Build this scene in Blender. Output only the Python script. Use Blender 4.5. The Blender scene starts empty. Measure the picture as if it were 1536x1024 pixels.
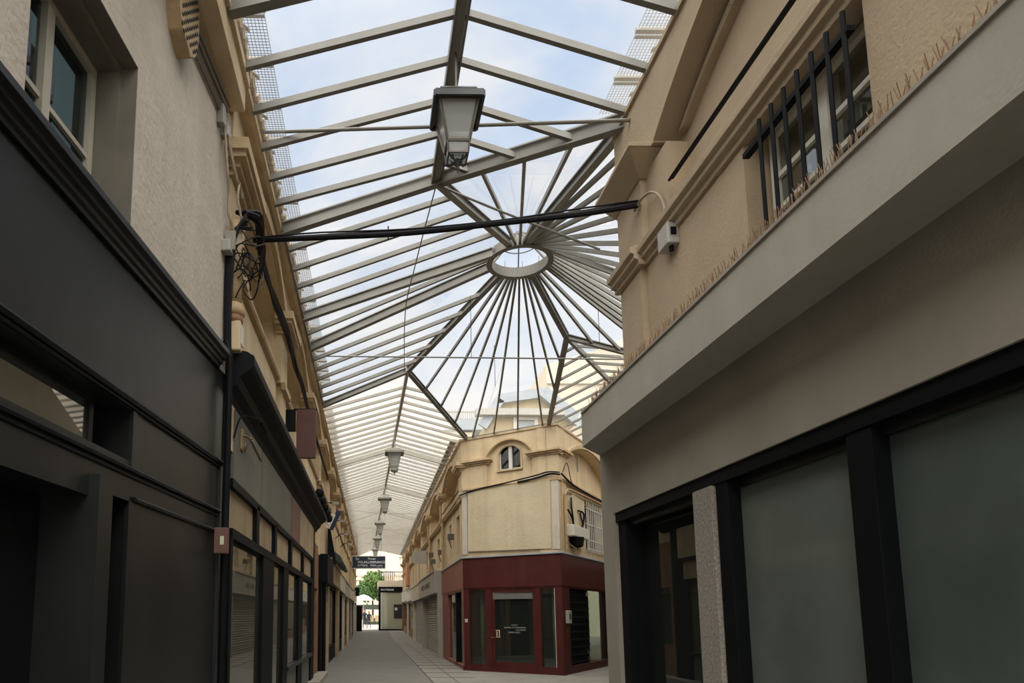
import bpy, bmesh, math, random
from mathutils import Vector
random.seed(7)
S = bpy.context.scene
COL = S.collection
PI = math.pi
W = {}          # world location of every parent

# ------------------------------------------------------------------ materials
MATS = {}
def nt(m):
    m.use_nodes = True
    n = m.node_tree; n.nodes.clear()
    return n, n.nodes, n.links
def pbr(name, col, rough=.6, metal=0., var=.12, scale=3., bump=.0, bscale=40., spec=.5, streak=0., stain=None, stain_amt=0., coat=0.):
    m = bpy.data.materials.new(name); t, N, L = nt(m)
    out = N.new('ShaderNodeOutputMaterial'); b = N.new('ShaderNodeBsdfPrincipled')
    L.new(b.outputs[0], out.inputs[0])
    b.inputs['Roughness'].default_value = rough; b.inputs['Metallic'].default_value = metal
    b.inputs['Specular IOR Level'].default_value = spec; b.inputs['Coat Weight'].default_value = coat
    g = N.new('ShaderNodeNewGeometry')
    nz = N.new('ShaderNodeTexNoise'); nz.inputs['Scale'].default_value = scale; nz.inputs['Detail'].default_value = 6
    nz.inputs['Roughness'].default_value = .6
    L.new(g.outputs['Position'], nz.inputs['Vector'])
    r = N.new('ShaderNodeMapRange'); r.inputs[1].default_value = .3; r.inputs[2].default_value = .7
    r.inputs[3].default_value = 1-var; r.inputs[4].default_value = 1+var
    L.new(nz.outputs['Fac'], r.inputs[0])
    mx = N.new('ShaderNodeVectorMath'); mx.operation = 'SCALE'; mx.inputs[0].default_value = col[:3]
    L.new(r.outputs[0], mx.inputs['Scale'])
    last = mx.outputs[0]
    if stain:
        n2 = N.new('ShaderNodeTexNoise'); n2.inputs['Scale'].default_value = 1.0; n2.inputs['Detail'].default_value = 8
        mp = N.new('ShaderNodeMapping'); mp.inputs['Scale'].default_value = (1, 1, .35) if not streak else (4, 4, .25)
        L.new(g.outputs['Position'], mp.inputs[0]); L.new(mp.outputs[0], n2.inputs['Vector'])
        r2 = N.new('ShaderNodeMapRange'); r2.inputs[1].default_value = .45; r2.inputs[2].default_value = .75
        r2.inputs[4].default_value = stain_amt
        L.new(n2.outputs['Fac'], r2.inputs[0])
        c = N.new('ShaderNodeMix'); c.data_type = 'RGBA'
        L.new(r2.outputs[0], c.inputs[0]); L.new(last, c.inputs[6]); c.inputs[7].default_value = (*stain, 1)
        last = c.outputs[2]
    L.new(last, b.inputs['Base Color'])
    if bump:
        n3 = N.new('ShaderNodeTexNoise'); n3.inputs['Scale'].default_value = bscale; n3.inputs['Detail'].default_value = 5
        L.new(g.outputs['Position'], n3.inputs['Vector'])
        bp = N.new('ShaderNodeBump'); bp.inputs['Strength'].default_value = bump; bp.inputs['Distance'].default_value = .02
        L.new(n3.outputs['Fac'], bp.inputs['Height']); L.new(bp.outputs[0], b.inputs['Normal'])
    MATS[name] = m
    return m
def glass(name, tint, extra=.0, extracol=(.8, .8, .8), ior=1.5, rough=.0, streak=False):
    """thin pane: see-through plus mirror by Fresnel, with a scattering share for dust, and in some panes for painted light"""
    m = bpy.data.materials.new(name); t, N, L = nt(m)
    out = N.new('ShaderNodeOutputMaterial')
    tr = N.new('ShaderNodeBsdfTransparent'); tr.inputs[0].default_value = (*tint, 1)
    gl = N.new('ShaderNodeBsdfGlossy'); gl.inputs['Roughness'].default_value = rough
    tl = N.new('ShaderNodeBsdfTranslucent'); tl.inputs[0].default_value = (*extracol, 1)
    df = N.new('ShaderNodeBsdfDiffuse'); df.inputs[0].default_value = (*extracol, 1)
    m0 = N.new('ShaderNodeMixShader'); m0.inputs[0].default_value = .5
    L.new(tl.outputs[0], m0.inputs[1]); L.new(df.outputs[0], m0.inputs[2])
    m1 = N.new('ShaderNodeMixShader'); m1.inputs[0].default_value = extra
    L.new(tr.outputs[0], m1.inputs[1]); L.new(m0.outputs[0], m1.inputs[2])
    # Schlick reflectance of a thin pane, the same from both sides
    lw = N.new('ShaderNodeLayerWeight'); lw.inputs[0].default_value = .5
    pw = N.new('ShaderNodeMath'); pw.operation = 'POWER'; pw.inputs[1].default_value = 5; L.new(lw.outputs['Facing'], pw.inputs[0])
    fr = N.new('ShaderNodeMapRange'); fr.inputs[3].default_value = 2*((ior-1)/(ior+1))**2; fr.inputs[4].default_value = .9; L.new(pw.outputs[0], fr.inputs[0])
    m2 = N.new('ShaderNodeMixShader')
    L.new(fr.outputs[0], m2.inputs[0]); L.new(m1.outputs[0], m2.inputs[1]); L.new(gl.outputs[0], m2.inputs[2])
    L.new(m2.outputs[0], out.inputs[0])
    MATS[name] = m
    return m

pbr('plaster_warm', (.56, .445, .285), .85, var=.10, scale=2.2, bump=.25, bscale=30, stain=(.36, .25, .13), stain_amt=.45, streak=1)
pbr('plaster_ochre', (.40, .315, .215), .85, var=.09, scale=1.6, bump=.3, bscale=35, stain=(.30, .23, .15), stain_amt=.4)
pbr('moulding', (.46, .345, .205), .8, var=.12, scale=4, bump=.2, stain=(.30, .2, .11), stain_amt=.4, streak=1)
pbr('plaster_grey', (.46, .41, .345), .88, var=.10, scale=2.5, bump=.5, bscale=22, stain=(.58, .53, .46), stain_amt=.5, streak=1)
pbr('render_grey', (.32, .285, .235), .85, var=.09, scale=1.8, bump=.2, stain=(.22, .19, .155), stain_amt=.35)
pbr('ledge_grey', (.40, .375, .32), .8, var=.06, scale=2.2, bump=.12, stain=(.30, .27, .22), stain_amt=.3, streak=1)
pbr('panel_plaster', (.50, .425, .29), .85, var=.1, scale=1.4, bump=.4, bscale=14, stain=(.36, .29, .185), stain_amt=.5, streak=1)
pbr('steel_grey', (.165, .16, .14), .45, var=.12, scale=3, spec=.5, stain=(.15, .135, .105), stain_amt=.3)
pbr('steel_hazed', (.40, .38, .33), .5, var=.1, scale=3)  # lightened copy of the grey steel, distant haze put into the colour
pbr('black_paint', (.007, .008, .009), .36, var=.25, scale=2, spec=.28, bump=.03, bscale=8)
pbr('black_panel', (.009, .0105, .0105), .40, var=.4, scale=.9, spec=.38, bump=.05, bscale=5, stain=(.024, .025, .024), stain_amt=.9)
pbr('black_metal', (.004, .005, .006), .62, var=.2, spec=.12)
pbr('cable_black', (.007, .007, .009), .65, var=.3, scale=20, spec=.2)
pbr('cable_beige', (.32, .26, .18), .6, var=.2, scale=10)
pbr('pipe_cream', (.38, .27, .145), .6, var=.2, scale=6, bump=.2, stain=(.22, .12, .06), stain_amt=.6)
pbr('grey_box', (.36, .35, .32), .5, var=.08)
pbr('white_box', (.55, .53, .47), .5, var=.08)
pbr('red_paint', (.062, .012, .011), .5, spec=.25, var=.2, scale=2.5, stain=(.095, .032, .026), stain_amt=.35, streak=1)
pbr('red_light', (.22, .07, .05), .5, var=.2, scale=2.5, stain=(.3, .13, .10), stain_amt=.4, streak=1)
pbr('redbrown', (.085, .03, .024), .55, var=.15)
pbr('orange_cloth', (.50, .20, .10), .8)
pbr('window_paint', (.42, .39, .32), .55, var=.08)
pbr('white_paint', (.7, .68, .6), .5, var=.06)
pbr('reveal_grey', (.16, .145, .115), .8, var=.12, scale=3)
pbr('interior_dark', (.02, .022, .022), .9)
pbr('interior_warm', (.22, .10, .03), .8)
pbr('interior_grey', (.13, .13, .12), .8)
pbr('column_pale', (.55, .56, .40), .7)
pbr('asphalt', (.145, .138, .122), .85, var=.13, scale=2.0, bump=.25, bscale=60, stain=(.10, .096, .085), stain_amt=.5)
pbr('slab', (.20, .188, .162), .8, var=.12, scale=1.5, bump=.15, bscale=40, stain=(.15, .14, .12), stain_amt=.5)
pbr('stone_step', (.24, .22, .18), .8, var=.12)
pbr('plaza', (.62, .56, .48), .8)
pbr('granite', (.30, .265, .225), .7, var=.45, scale=45, bump=.3, bscale=90)
pbr('shutter_grey', (.34, .33, .28), .5, var=.08)
pbr('fascia_grey', (.34, .315, .275), .6, var=.08)
pbr('fascia_cream', (.55, .49, .38), .6, var=.08)
pbr('sign_blue', (.008, .018, .05), .4)
pbr('sign_white', (.58, .56, .50), .5)
pbr('letter_white', (.95, .95, .95), .5)
pbr('letter_dark', (.10, .08, .06), .6)
pbr('letter_grey', (.35, .36, .34), .5)
pbr('bronze', (.20, .13, .07), .4, metal=.5, var=.3, scale=20)
pbr('lamp_metal', (.035, .04, .042), .4, metal=.2, var=.15)
pbr('lamp_metal_brown', (.10, .085, .07), .5, metal=.1, var=.15)
pbr('lamp_metal_grey', (.28, .27, .23), .5, var=.1)
pbr('wood_weathered', (.36, .27, .16), .75, var=.18, scale=3, bump=.1, stain=(.2, .15, .09), stain_amt=.7, streak=1)
pbr('wood_brown', (.20, .10, .055), .6, var=.2)
pbr('panel_green_grey', (.10, .105, .085), .6, var=.2, scale=2, bump=.1, stain=(.17, .155, .11), stain_amt=.6)
pbr('panel_rust', (.15, .075, .055), .65, var=.2, scale=4)
pbr('zinc', (.30, .34, .38), .5, var=.1)
pbr('tile_roof', (.42, .33, .22), .85, var=.3, scale=9, bump=.4)
pbr('leaf', (.045, .11, .022), .7, var=.5, scale=3)
pbr('leaf_light', (.09, .17, .035), .7, var=.4, scale=3)
pbr('bark', (.08, .055, .035), .9)
pbr('skin', (.45, .28, .2), .6)
pbr('hair_dark', (.03, .02, .015), .7)
pbr('cloth_navy', (.015, .025, .05), .8)
pbr('cloth_dark', (.02, .022, .03), .8)
pbr('cloth_white', (.6, .6, .58), .8)
pbr('parasol_pale', (.50, .55, .60), .8)
pbr('awning_green', (.03, .045, .03), .7)
pbr('far_cream', (.62, .545, .43), .9, var=.05, scale=.5)
pbr('far_yellow', (.42, .345, .21), .9, var=.06, scale=.6)
pbr('rust_mesh', (.22, .13, .07), .8)
pbr('film', (.085, .105, .095), .22, var=.22, scale=1.3, spec=.6, stain=(.06, .075, .068), stain_amt=.8)
pbr('film_light', (.13, .15, .13), .12, var=.18, scale=1.1, spec=.6, stain=(.085, .10, .09), stain_amt=.8)
pbr('frosted', (.42, .44, .42), .5, var=.05, scale=5)
glass('glass_roof', (.97, .98, .98), .05, (.9, .9, .9), 1.35)
glass('glass_roof_hazed', (.97, .96, .94), .42, (.95, .93, .88), 1.3)  # dusty share raised to stand in for haze in the air
glass('glass_shop', (.62, .68, .64), .06, (.30, .33, .30), 1.55)
glass('glass_mirror', (.40, .42, .36), .22, (.42, .42, .33), 2.0)  # pale scatter stands in for bright reflections in the windows
glass('glass_kiosk', (.6, .62, .55), .6, (.75, .74, .58), 1.4)  # pale yellowish scatter stands in for light inside the kiosk
glass('glass_lamp', (.70, .72, .70), .55, (.62, .64, .62), 1.3, .15)
glass('glass_window', (.25, .3, .3), .05, (.15, .17, .17), 1.42)
em = bpy.data.materials.new('warm_tube'); t_, N_, L_ = nt(em); o_ = N_.new('ShaderNodeOutputMaterial'); e_ = N_.new('ShaderNodeEmission'); e_.inputs[0].default_value = (1, .72, .3, 1); e_.inputs[1].default_value = 1.1; L_.new(e_.outputs[0], o_.inputs[0]); MATS['warm_tube'] = em

# ------------------------------------------------------------------ geometry helpers
class Fr:
    def __init__(s, o, u, n):
        s.o = Vector((o[0], o[1], 0)); s.u = Vector((u[0], u[1], 0)).normalized(); s.n = Vector((n[0], n[1], 0)).normalized()
    def __call__(s, a, b, c): return s.o + s.u*a + s.n*b + Vector((0, 0, c))
WORLD = Fr((0, 0), (1, 0), (0, 1))
class MB:
    def __init__(s, fr=WORLD): s.fr = fr; s.v = []; s.f = []
    def P(s, a, b, c): s.v.append(s.fr(a, b, c)); return len(s.v)-1
    def quad(s, *pts): s.f.append([s.P(*p) for p in pts]); return s
    def box(s, a0, a1, b0, b1, c0, c1):
        i = [s.P(a, b, c) for c in (c0, c1) for b in (b0, b1) for a in (a0, a1)]
        for q in ((0, 1, 3, 2), (4, 6, 7, 5), (0, 4, 5, 1), (2, 3, 7, 6), (0, 2, 6, 4), (1, 5, 7, 3)): s.f.append([i[k] for k in q])
        return s
    def prism(s, pts, axis, lo, hi):
        def m(p, h):
            return {'t': (p[0], h, p[1]), 's': (h, p[0], p[1]), 'z': (p[0], p[1], h)}[axis]
        a = [s.P(*m(p, lo)) for p in pts]; b = [s.P(*m(p, hi)) for p in pts]; n = len(pts)
        s.f.append(a[:]); s.f.append(b[::-1])
        for k in range(n): s.f.append([a[k], a[(k+1) % n], b[(k+1) % n], b[k]])
        return s
    def bar(s, p, q, w, h, up=(0, 0, 1)):
        p = Vector(p); q = Vector(q); p = s.fr(*p); q = s.fr(*q)
        d = (q-p).normalized(); up = Vector(up)
        x = d.cross(up)
        if x.length < 1e-4: x = d.cross(Vector((1, 0, 0)))
        x.normalize(); y = x.cross(d).normalized()
        i = len(s.v)
        for e in (p, q):
            for (a, b) in ((-1, -1), (1, -1), (1, 1), (-1, 1)): s.v.append(e + x*a*w/2 + y*b*h/2)
        for k in range(4): s.f.append([i+k, i+(k+1) % 4, i+4+(k+1) % 4, i+4+k])
        s.f.append([i+3, i+2, i+1, i]); s.f.append([i+4, i+5, i+6, i+7])
        return s
    def tube(s, pts, r, n=6, closed=False):
        P = [s.fr(*p) for p in pts]; m = len(P); rings = []
        px = None
        for k in range(m):
            if closed: d = P[(k+1) % m]-P[k-1]
            else: d = P[min(k+1, m-1)]-P[max(k-1, 0)]
            if d.length < 1e-9: d = Vector((0, 0, 1))
            d.normalize()
            if px is None:
                px = d.cross(Vector((0, 0, 1)))
                if px.length < .05: px = d.cross(Vector((1, 0, 0)))
            px = (px - d*px.dot(d)).normalized(); py = d.cross(px)
            rr = r[k] if isinstance(r, (list, tuple)) else r
            i = len(s.v)
            for j in range(n):
                a = 2*PI*j/n; s.v.append(P[k] + px*math.cos(a)*rr + py*math.sin(a)*rr)
            rings.append(i)
        for k in range(m if closed else m-1):
            a = rings[k]; b = rings[(k+1) % m]
            for j in range(n): s.f.append([a+j, a+(j+1) % n, b+(j+1) % n, b+j])
        if not closed:
            s.f.append([rings[0]+j for j in range(n)][::-1]); s.f.append([rings[-1]+j for j in range(n)])
        return s
    def lathe(s, a, b, prof, n=16, rot=0.):
        rings = []
        for (r, z) in prof:
            rings.append([s.P(a+r*math.cos(2*PI*j/n+rot), b+r*math.sin(2*PI*j/n+rot), z) for j in range(n)])
        for k in range(len(rings)-1):
            for j in range(n): s.f.append([rings[k][j], rings[k][(j+1) % n], rings[k+1][(j+1) % n], rings[k+1][j]])
        s.f.append(rings[0][::-1]); s.f.append(rings[-1][:])
        return s
    def ball(s, c, r, n=8, sz=1.):
        prof = [(max(r*math.sin(PI*k/n), .0005), c[2]-r*sz*math.cos(PI*k/n)) for k in range(n+1)]
        return s.lathe(c[0], c[1], prof, n+2)
    def wall(s, s0, s1, z0, z1, t0, t1, holes=()):
        xs = sorted({s0, s1, *[v for h in holes for v in h[:2] if s0 < v < s1]})
        zs = sorted({z0, z1, *[v for h in holes for v in h[2:] if z0 < v < z1]})
        def solid(i, j):
            if i < 0 or j < 0 or i >= len(xs)-1 or j >= len(zs)-1: return False
            cx = (xs[i]+xs[i+1])/2; cz = (zs[j]+zs[j+1])/2
            return not any(h[0] < cx < h[1] and h[2] < cz < h[3] for h in holes)
        for i in range(len(xs)-1):
            for j in range(len(zs)-1):
                if not solid(i, j): continue
                a, b, c, d = xs[i], xs[i+1], zs[j], zs[j+1]
                s.quad((a, t1, c), (b, t1, c), (b, t1, d), (a, t1, d)); s.quad((a, t0, d), (b, t0, d), (b, t0, c), (a, t0, c))
                if not solid(i-1, j): s.quad((a, t0, c), (a, t1, c), (a, t1, d), (a, t0, d))
                if not solid(i+1, j): s.quad((b, t1, c), (b, t0, c), (b, t0, d), (b, t1, d))
                if not solid(i, j-1): s.quad((a, t0, c), (b, t0, c), (b, t1, c), (a, t1, c))
                if not solid(i, j+1): s.quad((a, t1, d), (b, t1, d), (b, t0, d), (a, t0, d))
        return s
    @staticmethod
    def arc(s0, s1, zs, rise, n=14):
        h = (s1-s0)/2; R = (h*h+rise*rise)/(2*rise); c = (s0+s1)/2
        return [(c-h*math.cos(PI*k/n), zs+rise-R+math.sqrt(max(R*R-(h*math.cos(PI*k/n))**2, 0))) for k in range(n+1)]
    def arch(s, s0, s1, zs, rise, ztop, t0, t1, n=14):
        A = s.arc(s0, s1, zs, rise, n)
        for (a, za), (b, zb) in zip(A, A[1:]): s.prism([(a, za), (b, zb), (b, ztop), (a, ztop)], 't', t0, t1)
        return s
    def archband(s, s0, s1, zs, rise, w, t0, t1, n=14):
        A = s.arc(s0, s1, zs, rise, n); c = (s0+s1)/2; h = (s1-s0)/2
        B = s.arc(s0-w, s1+w, zs, rise+w, n)
        for k in range(n): s.prism([A[k], A[k+1], B[k+1], B[k]], 't', t0, t1)
        return s
    def build(s, name, mat, parent=None, smooth=False, weld=False, bevel=0.):
        me = bpy.data.meshes.new(name)
        off = W.get(parent, Vector((0, 0, 0)))
        if parent is None and s.v:
            lo = Vector((min(v[k] for v in s.v) for k in range(3))); hi = Vector((max(v[k] for v in s.v) for k in range(3)))
            off = Vector(((lo.x+hi.x)/2, (lo.y+hi.y)/2, lo.z))
        me.from_pydata([v-off for v in s.v], [], s.f)
        bm = bmesh.new(); bm.from_mesh(me)
        if weld: bmesh.ops.remove_doubles(bm, verts=bm.verts, dist=1e-4)
        bmesh.ops.recalc_face_normals(bm, faces=bm.faces)
        bm.to_mesh(me); bm.free()
        me.materials.append(MATS[mat] if isinstance(mat, str) else mat)
        if smooth:
            me.polygons.foreach_set('use_smooth', [True]*len(me.polygons))
        o = bpy.data.objects.new(name, me); COL.objects.link(o)
        if parent is not None: o.parent = parent; W[o] = off
        else: o.location = off; W[o] = off
        if bevel:
            b = o.modifiers.new('bevel', 'BEVEL'); b.width = bevel; b.segments = 2; b.limit_method = 'ANGLE'
        return o
def tag(o, label=None, cat=None, group=None, kind=None):
    if label: o['label'] = label
    if cat: o['category'] = cat
    if group: o['group'] = group
    if kind: o['kind'] = kind
    return o
def thing(name, label, cat, loc, group=None, kind=None):
    o = bpy.data.objects.new(name, None); COL.objects.link(o); o.empty_display_size = .2
    o.location = loc; W[o] = Vector(loc)
    return tag(o, label, cat, group, kind)
def struct(o, label, cat='wall'): return tag(o, label, cat, None, 'structure')
def copy_tree(o, loc, label=None):
    c = o.copy(); COL.objects.link(c); c.location = loc; W[c] = Vector(loc)
    if label: c['label'] = label
    for ch in [x for x in bpy.data.objects if x.parent == o]:
        k = ch.copy(); COL.objects.link(k); k.parent = c
        for g in [x for x in bpy.data.objects if x.parent == ch]:
            q = g.copy(); COL.objects.link(q); q.parent = k
    return c
def text_mesh(name, body, size, origin, xdir, mat, parent=None, depth=.004, align='CENTER', sx=1., lift=0.):
    """flat raised lettering; xdir = reading direction, up = z"""
    cu = bpy.data.curves.new(name, 'FONT'); cu.body = body; cu.size = size; cu.extrude = depth; cu.align_x = align
    cu.resolution_u = 2
    tmp = bpy.data.objects.new(name+'_curve', cu); COL.objects.link(tmp)
    dg = bpy.context.evaluated_depsgraph_get(); dg.update()
    me = bpy.data.meshes.new_from_object(tmp.evaluated_get(dg))
    bpy.data.objects.remove(tmp); bpy.data.curves.remove(cu)
    x = Vector(xdir).normalized(); z = Vector((0, 0, 1)); y = x.cross(z)   # y points out to the reader
    off = W.get(parent, Vector((0, 0, 0))) if parent else Vector(origin)
    for v in me.vertices:
        p = Vector(origin) + x*v.co.x*sx + z*v.co.y + y*(v.co.z+lift)
        v.co = p-off
    me.materials.clear(); me.materials.append(MATS[mat]); me.name = name
    o = bpy.data.objects.new(name, me); COL.objects.link(o)
    if parent: o.parent = parent; W[o] = off
    else: o.location = off
    return o
def catenary(p, q, sag, n=12):
    p = Vector(p); q = Vector(q)
    return [tuple(p.lerp(q, k/n) - Vector((0, 0, sag*4*(k/n)*(1-k/n)))) for k in range(n+1)]
def smooth_path(pts, sub=5):
    P = [Vector(p) for p in pts]; out = []
    for k in range(len(P)-1):
        p0 = P[max(k-1, 0)]; p1 = P[k]; p2 = P[k+1]; p3 = P[min(k+2, len(P)-1)]
        for j in range(sub):
            t = j/sub
            out.append(tuple(.5*((2*p1)+(p2-p0)*t+(2*p0-5*p1+4*p2-p3)*t*t+(3*p1-p0-3*p2+p3)*t**3)))
    out.append(tuple(P[-1])); return out

# frames: s along the wall (away from the camera), t out of the wall, z up
XL, XR = -1.45, 2.80
FL = Fr((XL, 0), (0, 1), (1, 0)); FRt = Fr((XR, 0), (0, 1), (-1, 0))
FN = Fr((XL, 6.6), (.101, .995), (.995, -.101))
P1 = Vector((2.8, 20.45, 0)); P2 = Vector((5.3, 18.6, 0))
u1 = (P2-P1).normalized(); FD = Fr(P1, u1, (-.595, -.804)) ; FD.n = Vector((u1.y, -u1.x, 0))
LD = (P2-P1).length
u2 = Vector((.57, .82, 0)).normalized(); F2 = Fr(P2, u2, (u2.y, -u2.x))
def gz(y): return 0. if y < 42 else (y-42)*.018
# ------------------------------------------------------------------ ground
ys = [-12, 0, 15, 30, 42, 55, 70, 85, 110]
m = MB()
for a, b in zip(ys, ys[1:]):
    za, zb = gz(a), gz(b)
    if b <= 30: m.quad((-8, a, za), (1.5, a, za), (1.5, b, zb), (-8, b, zb))
    else: m.quad((-8 if a < 60 else -30, a, za), (1.5, a, za), (1.5, b, zb), (-8 if a < 60 else -30, b, zb))
struct(m.build('floor', 'asphalt', weld=True), 'grey worn asphalt paving down the middle of the covered passage', 'pavement')
m = MB()
for a, b in zip(ys, ys[1:]):
    za, zb = gz(a)+.004, gz(b)+.004
    m.quad((1.5, a, za), (30, a, za), (30, b, zb), (1.5, b, zb))
struct(m.build('floor', 'slab', weld=True), 'paler stone slab paving along the right side of the passage', 'pavement')
m = MB()
for k in range(30):
    y = 15+k*1.5; m.box(1.5, 2.8, y, y+.012, gz(y)+.004, gz(y)+.009)
m.box(1.495, 1.51, 12, 60, .002, .009); m.box(2.12, 2.135, 12, 42, .003, .008)
struct(m.build('trim_1', 'black_metal'), 'dark joints between the slabs on the right of the pavement', 'joint')
m = MB()
m.quad((-30, 64, gz(64)+.01), (30, 64, gz(64)+.01), (30, 110, gz(110)+.01), (-30, 110, gz(110)+.01))
struct(m.build('floor', 'plaza'), 'bright pale open ground beyond the far mouth of the passage', 'pavement')
m = MB()
m.box(-1.5, -1.2, 15.5, 18.6, 0, .13)
struct(m.build('trim_2', 'stone_step', bevel=.01), 'low stone doorstep at the foot of the left shops', 'step')

# ------------------------------------------------------------------ passage facades (upper storeys)
def facade(fr, piers, top, rec, label, wins, names, tcap=.12, s_end=None, zlow=3.3, ps=1.):
    """wall with pilasters, string course, attic piers, imposts and segmental arches"""
    a, b = piers[0]-.4, (s_end or piers[-1]+.4)
    holes = [(w[0], w[1], w[2], w[3]) for w in wins]
    m = MB(fr)
    m.wall(a, b, zlow, 5.3, -.40, -.08, holes)
    for p in piers: m.box(p-.25, p+.25, -.08, 0, zlow, 5.3)
    m.box(a, b, -.75, -.40, 5.0, top)                       # back of the arched recesses
    for p in piers: m.box(p-.36, p+.36, -.42, .0, 5.3, 6.32)
    for p, q in zip(piers, piers[1:]):
        m.arch(p+.36, q-.36, 6.30, .52, top, -.42, .0, 12)
    for p in piers: m.box(p-.36, p+.36, -.42, 0, 6.32, top)
    struct(m.build(names[0], 'plaster_warm', weld=False), label)
    m = MB(fr)
    prof = [(-.1, 5.26), (.04*ps, 5.26), (.05*ps, 5.30), (.09*ps, 5.33), (.09*ps, 5.40), (.02*ps, 5.46), (-.1, 5.46)]
    if ps < 1: prof = [(-.1, 5.34), (-.03, 5.34), (-.01, 5.37), (-.01, 5.42), (-.1, 5.44)]
    m.prism(prof, 's', a, b)
    for p in piers:
        m.prism([(p-.32, 5.20), (p+.32, 5.20), (p+.36, 5.30), (p-.36, 5.30)], 't', 0, .07)
        # impost block with sloping underside
        for (w, t, z0, z1) in ((.40, .05, 6.10, 6.16), (.44, .10, 6.16, 6.22), (.52, .17, 6.22, 6.28), (.56, .20, 6.28, 6.40)):
            m.box(p-w, p+w, -.1, t, z0, z1)
    for p, q in zip(piers, piers[1:]):
        m.archband(p+.36, q-.36, 6.34, .52, .16, -.02, .07, 12)
    m.prism([(-.5, top-.06), (tcap-.05, top-.06), (tcap, top-.02), (tcap, top+.06), (-.5, top+.06)], 's', a, b)
    struct(m.build(names[1], 'moulding'), label.replace('wall', 'mouldings, imposts and arch bands')[:90], 'moulding')
def casement(fr, n, s0, s1, z0, z1, t, label, fm='window_paint', gm='glass_window', mun=(.5,), split=True, w=.05, back=True):
    c = fr((s0+s1)/2, t, z0)
    o = thing('window_%d' % n, label, 'window', c, kind='structure')
    f = MB(fr)
    f.box(s0, s1, t-.04, t+.02, z1-w, z1); f.box(s0, s1, t-.04, t+.02, z0, z0+w)
    f.box(s0, s0+w, t-.04, t+.02, z0+w, z1-w); f.box(s1-w, s1, t-.04, t+.02, z0+w, z1-w)
    if split: f.box((s0+s1)/2-w*.7, (s0+s1)/2+w*.7, t-.04, t+.03, z0+w, z1-w)
    for q in mun: f.box(s0+w, s1-w, t-.03, t+.01, z0+(z1-z0)*q-.018, z0+(z1-z0)*q+.018)
    f.build('window_frame', fm, o)
    MB(fr).box(s0+w*.5, s1-w*.5, t-.024, t-.018, z0+w*.5, z1-w*.5).build('pane', gm, o)
    if back: MB(fr).box(s0, s1, t-.32, t-.30, z0, z1).build('dark_room', 'interior_dark', o)
    return o
# left street, piers every 3.85 m
LP = [6.75+3.85*k for k in range(15)]
lw = [(p+1.45, p+2.4, 3.7, 4.95) for p in LP[:-1]]
facade(FL, LP, 7.1, .3, 'warm beige left passage wall with pilasters and small arches', lw, ('wall_left', 'trim_3'), .15, ps=.3)
for k, w in enumerate(lw[:11]):
    casement(FL, 10+k, *w, -.3, 'dark narrow upper window of the left wall, %s from the drainpipe' % ['first', 'second', 'third', 'fourth', 'fifth', 'sixth', 'seventh', 'eighth', 'ninth', 'tenth', 'eleventh'][k], back=True)
# right street behind the red corner shop, piers every 5.8 m
RP = [20.75+.1, 26.2, 32., 37.8, 43.6, 49.4, 55.2, 61.]
rw = [(21.5, 22.5, 3.7, 4.95), (24.0, 24.7, 3.7, 4.95), (28.2, 29.2, 3.7, 4.95), (34.2, 35.2, 3.7, 4.95), (40, 41, 3.7, 4.95), (46, 47, 3.7, 4.95), (52, 53, 3.7, 4.95)]
facade(FRt, RP, 7.1, .3, 'warm beige right passage wall with pilasters and deep arches', rw, ('wall_right_far', 'trim_4'), .06)
for k, w in enumerate(rw):
    casement(FRt, 30+k, *w, -.3, 'dark upper window of the far right wall, %s from the red corner' % ['first', 'second', 'third', 'fourth', 'fifth', 'sixth', 'seventh'][k])

# ------------------------------------------------------------------ near left building
m = MB(FN)
m.wall(-13, -.12, 4.0, 6.76, -.45, 0, [(-3.46, -2.26, 4.0, 5.50)])
struct(m.build('wall_left_near', 'plaster_grey'), 'rough grey-beige plastered wall above the black shopfront at left')
m = MB(FN)
m.box(-3.462, -3.458, -.42, -.001, 4.0, 5.5)
m.box(-2.262, -2.255, -.42, -.004, 4.0, 5.5); m.box(-3.46, -2.26, -.42, -.004, 5.497, 5.505)
m.box(-2.30, -2.262, -.45, -.12, 4.0, 5.5); m.box(-3.42, -2.26, -.45, -.12, 5.45, 5.5)
struct(m.build('trim_5', 'reveal_grey'), 'grey stepped reveal around the near left window', 'window reveal')
casement(FN, 1, -3.44, -2.31, 4.02, 5.45, -.30, 'pale framed casement window high on the near left wall', 'window_paint', 'glass_window', (.52,), True, .055)
# cove and fascia of the eaves running above the near left wall
m = MB(FL)
m.prism([(-.75, 6.74), (-.12, 6.74), (-.08, 6.76), (-.02, 6.77), (-.02, 7.16), (.15, 7.16), (.15, 6.80), (.10, 6.78), (.10, 7.0), (-.75, 7.0)][:4]+[(-.02, 6.80), (-.75, 6.80)], 's', -7, 6.3)
struct(m.build('trim_6', 'moulding'), 'brown cove moulding below the eaves over the near left wall', 'moulding')
m = MB(FL); m.box(-7, 6.32, -.75, .13, 6.78, 7.12); m.box(-7, 6.34, -.75, .17, 7.06, 7.16)
struct(m.build('trim_7', 'plaster_warm'), 'cream eaves band above the near left wall', 'eaves')

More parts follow.
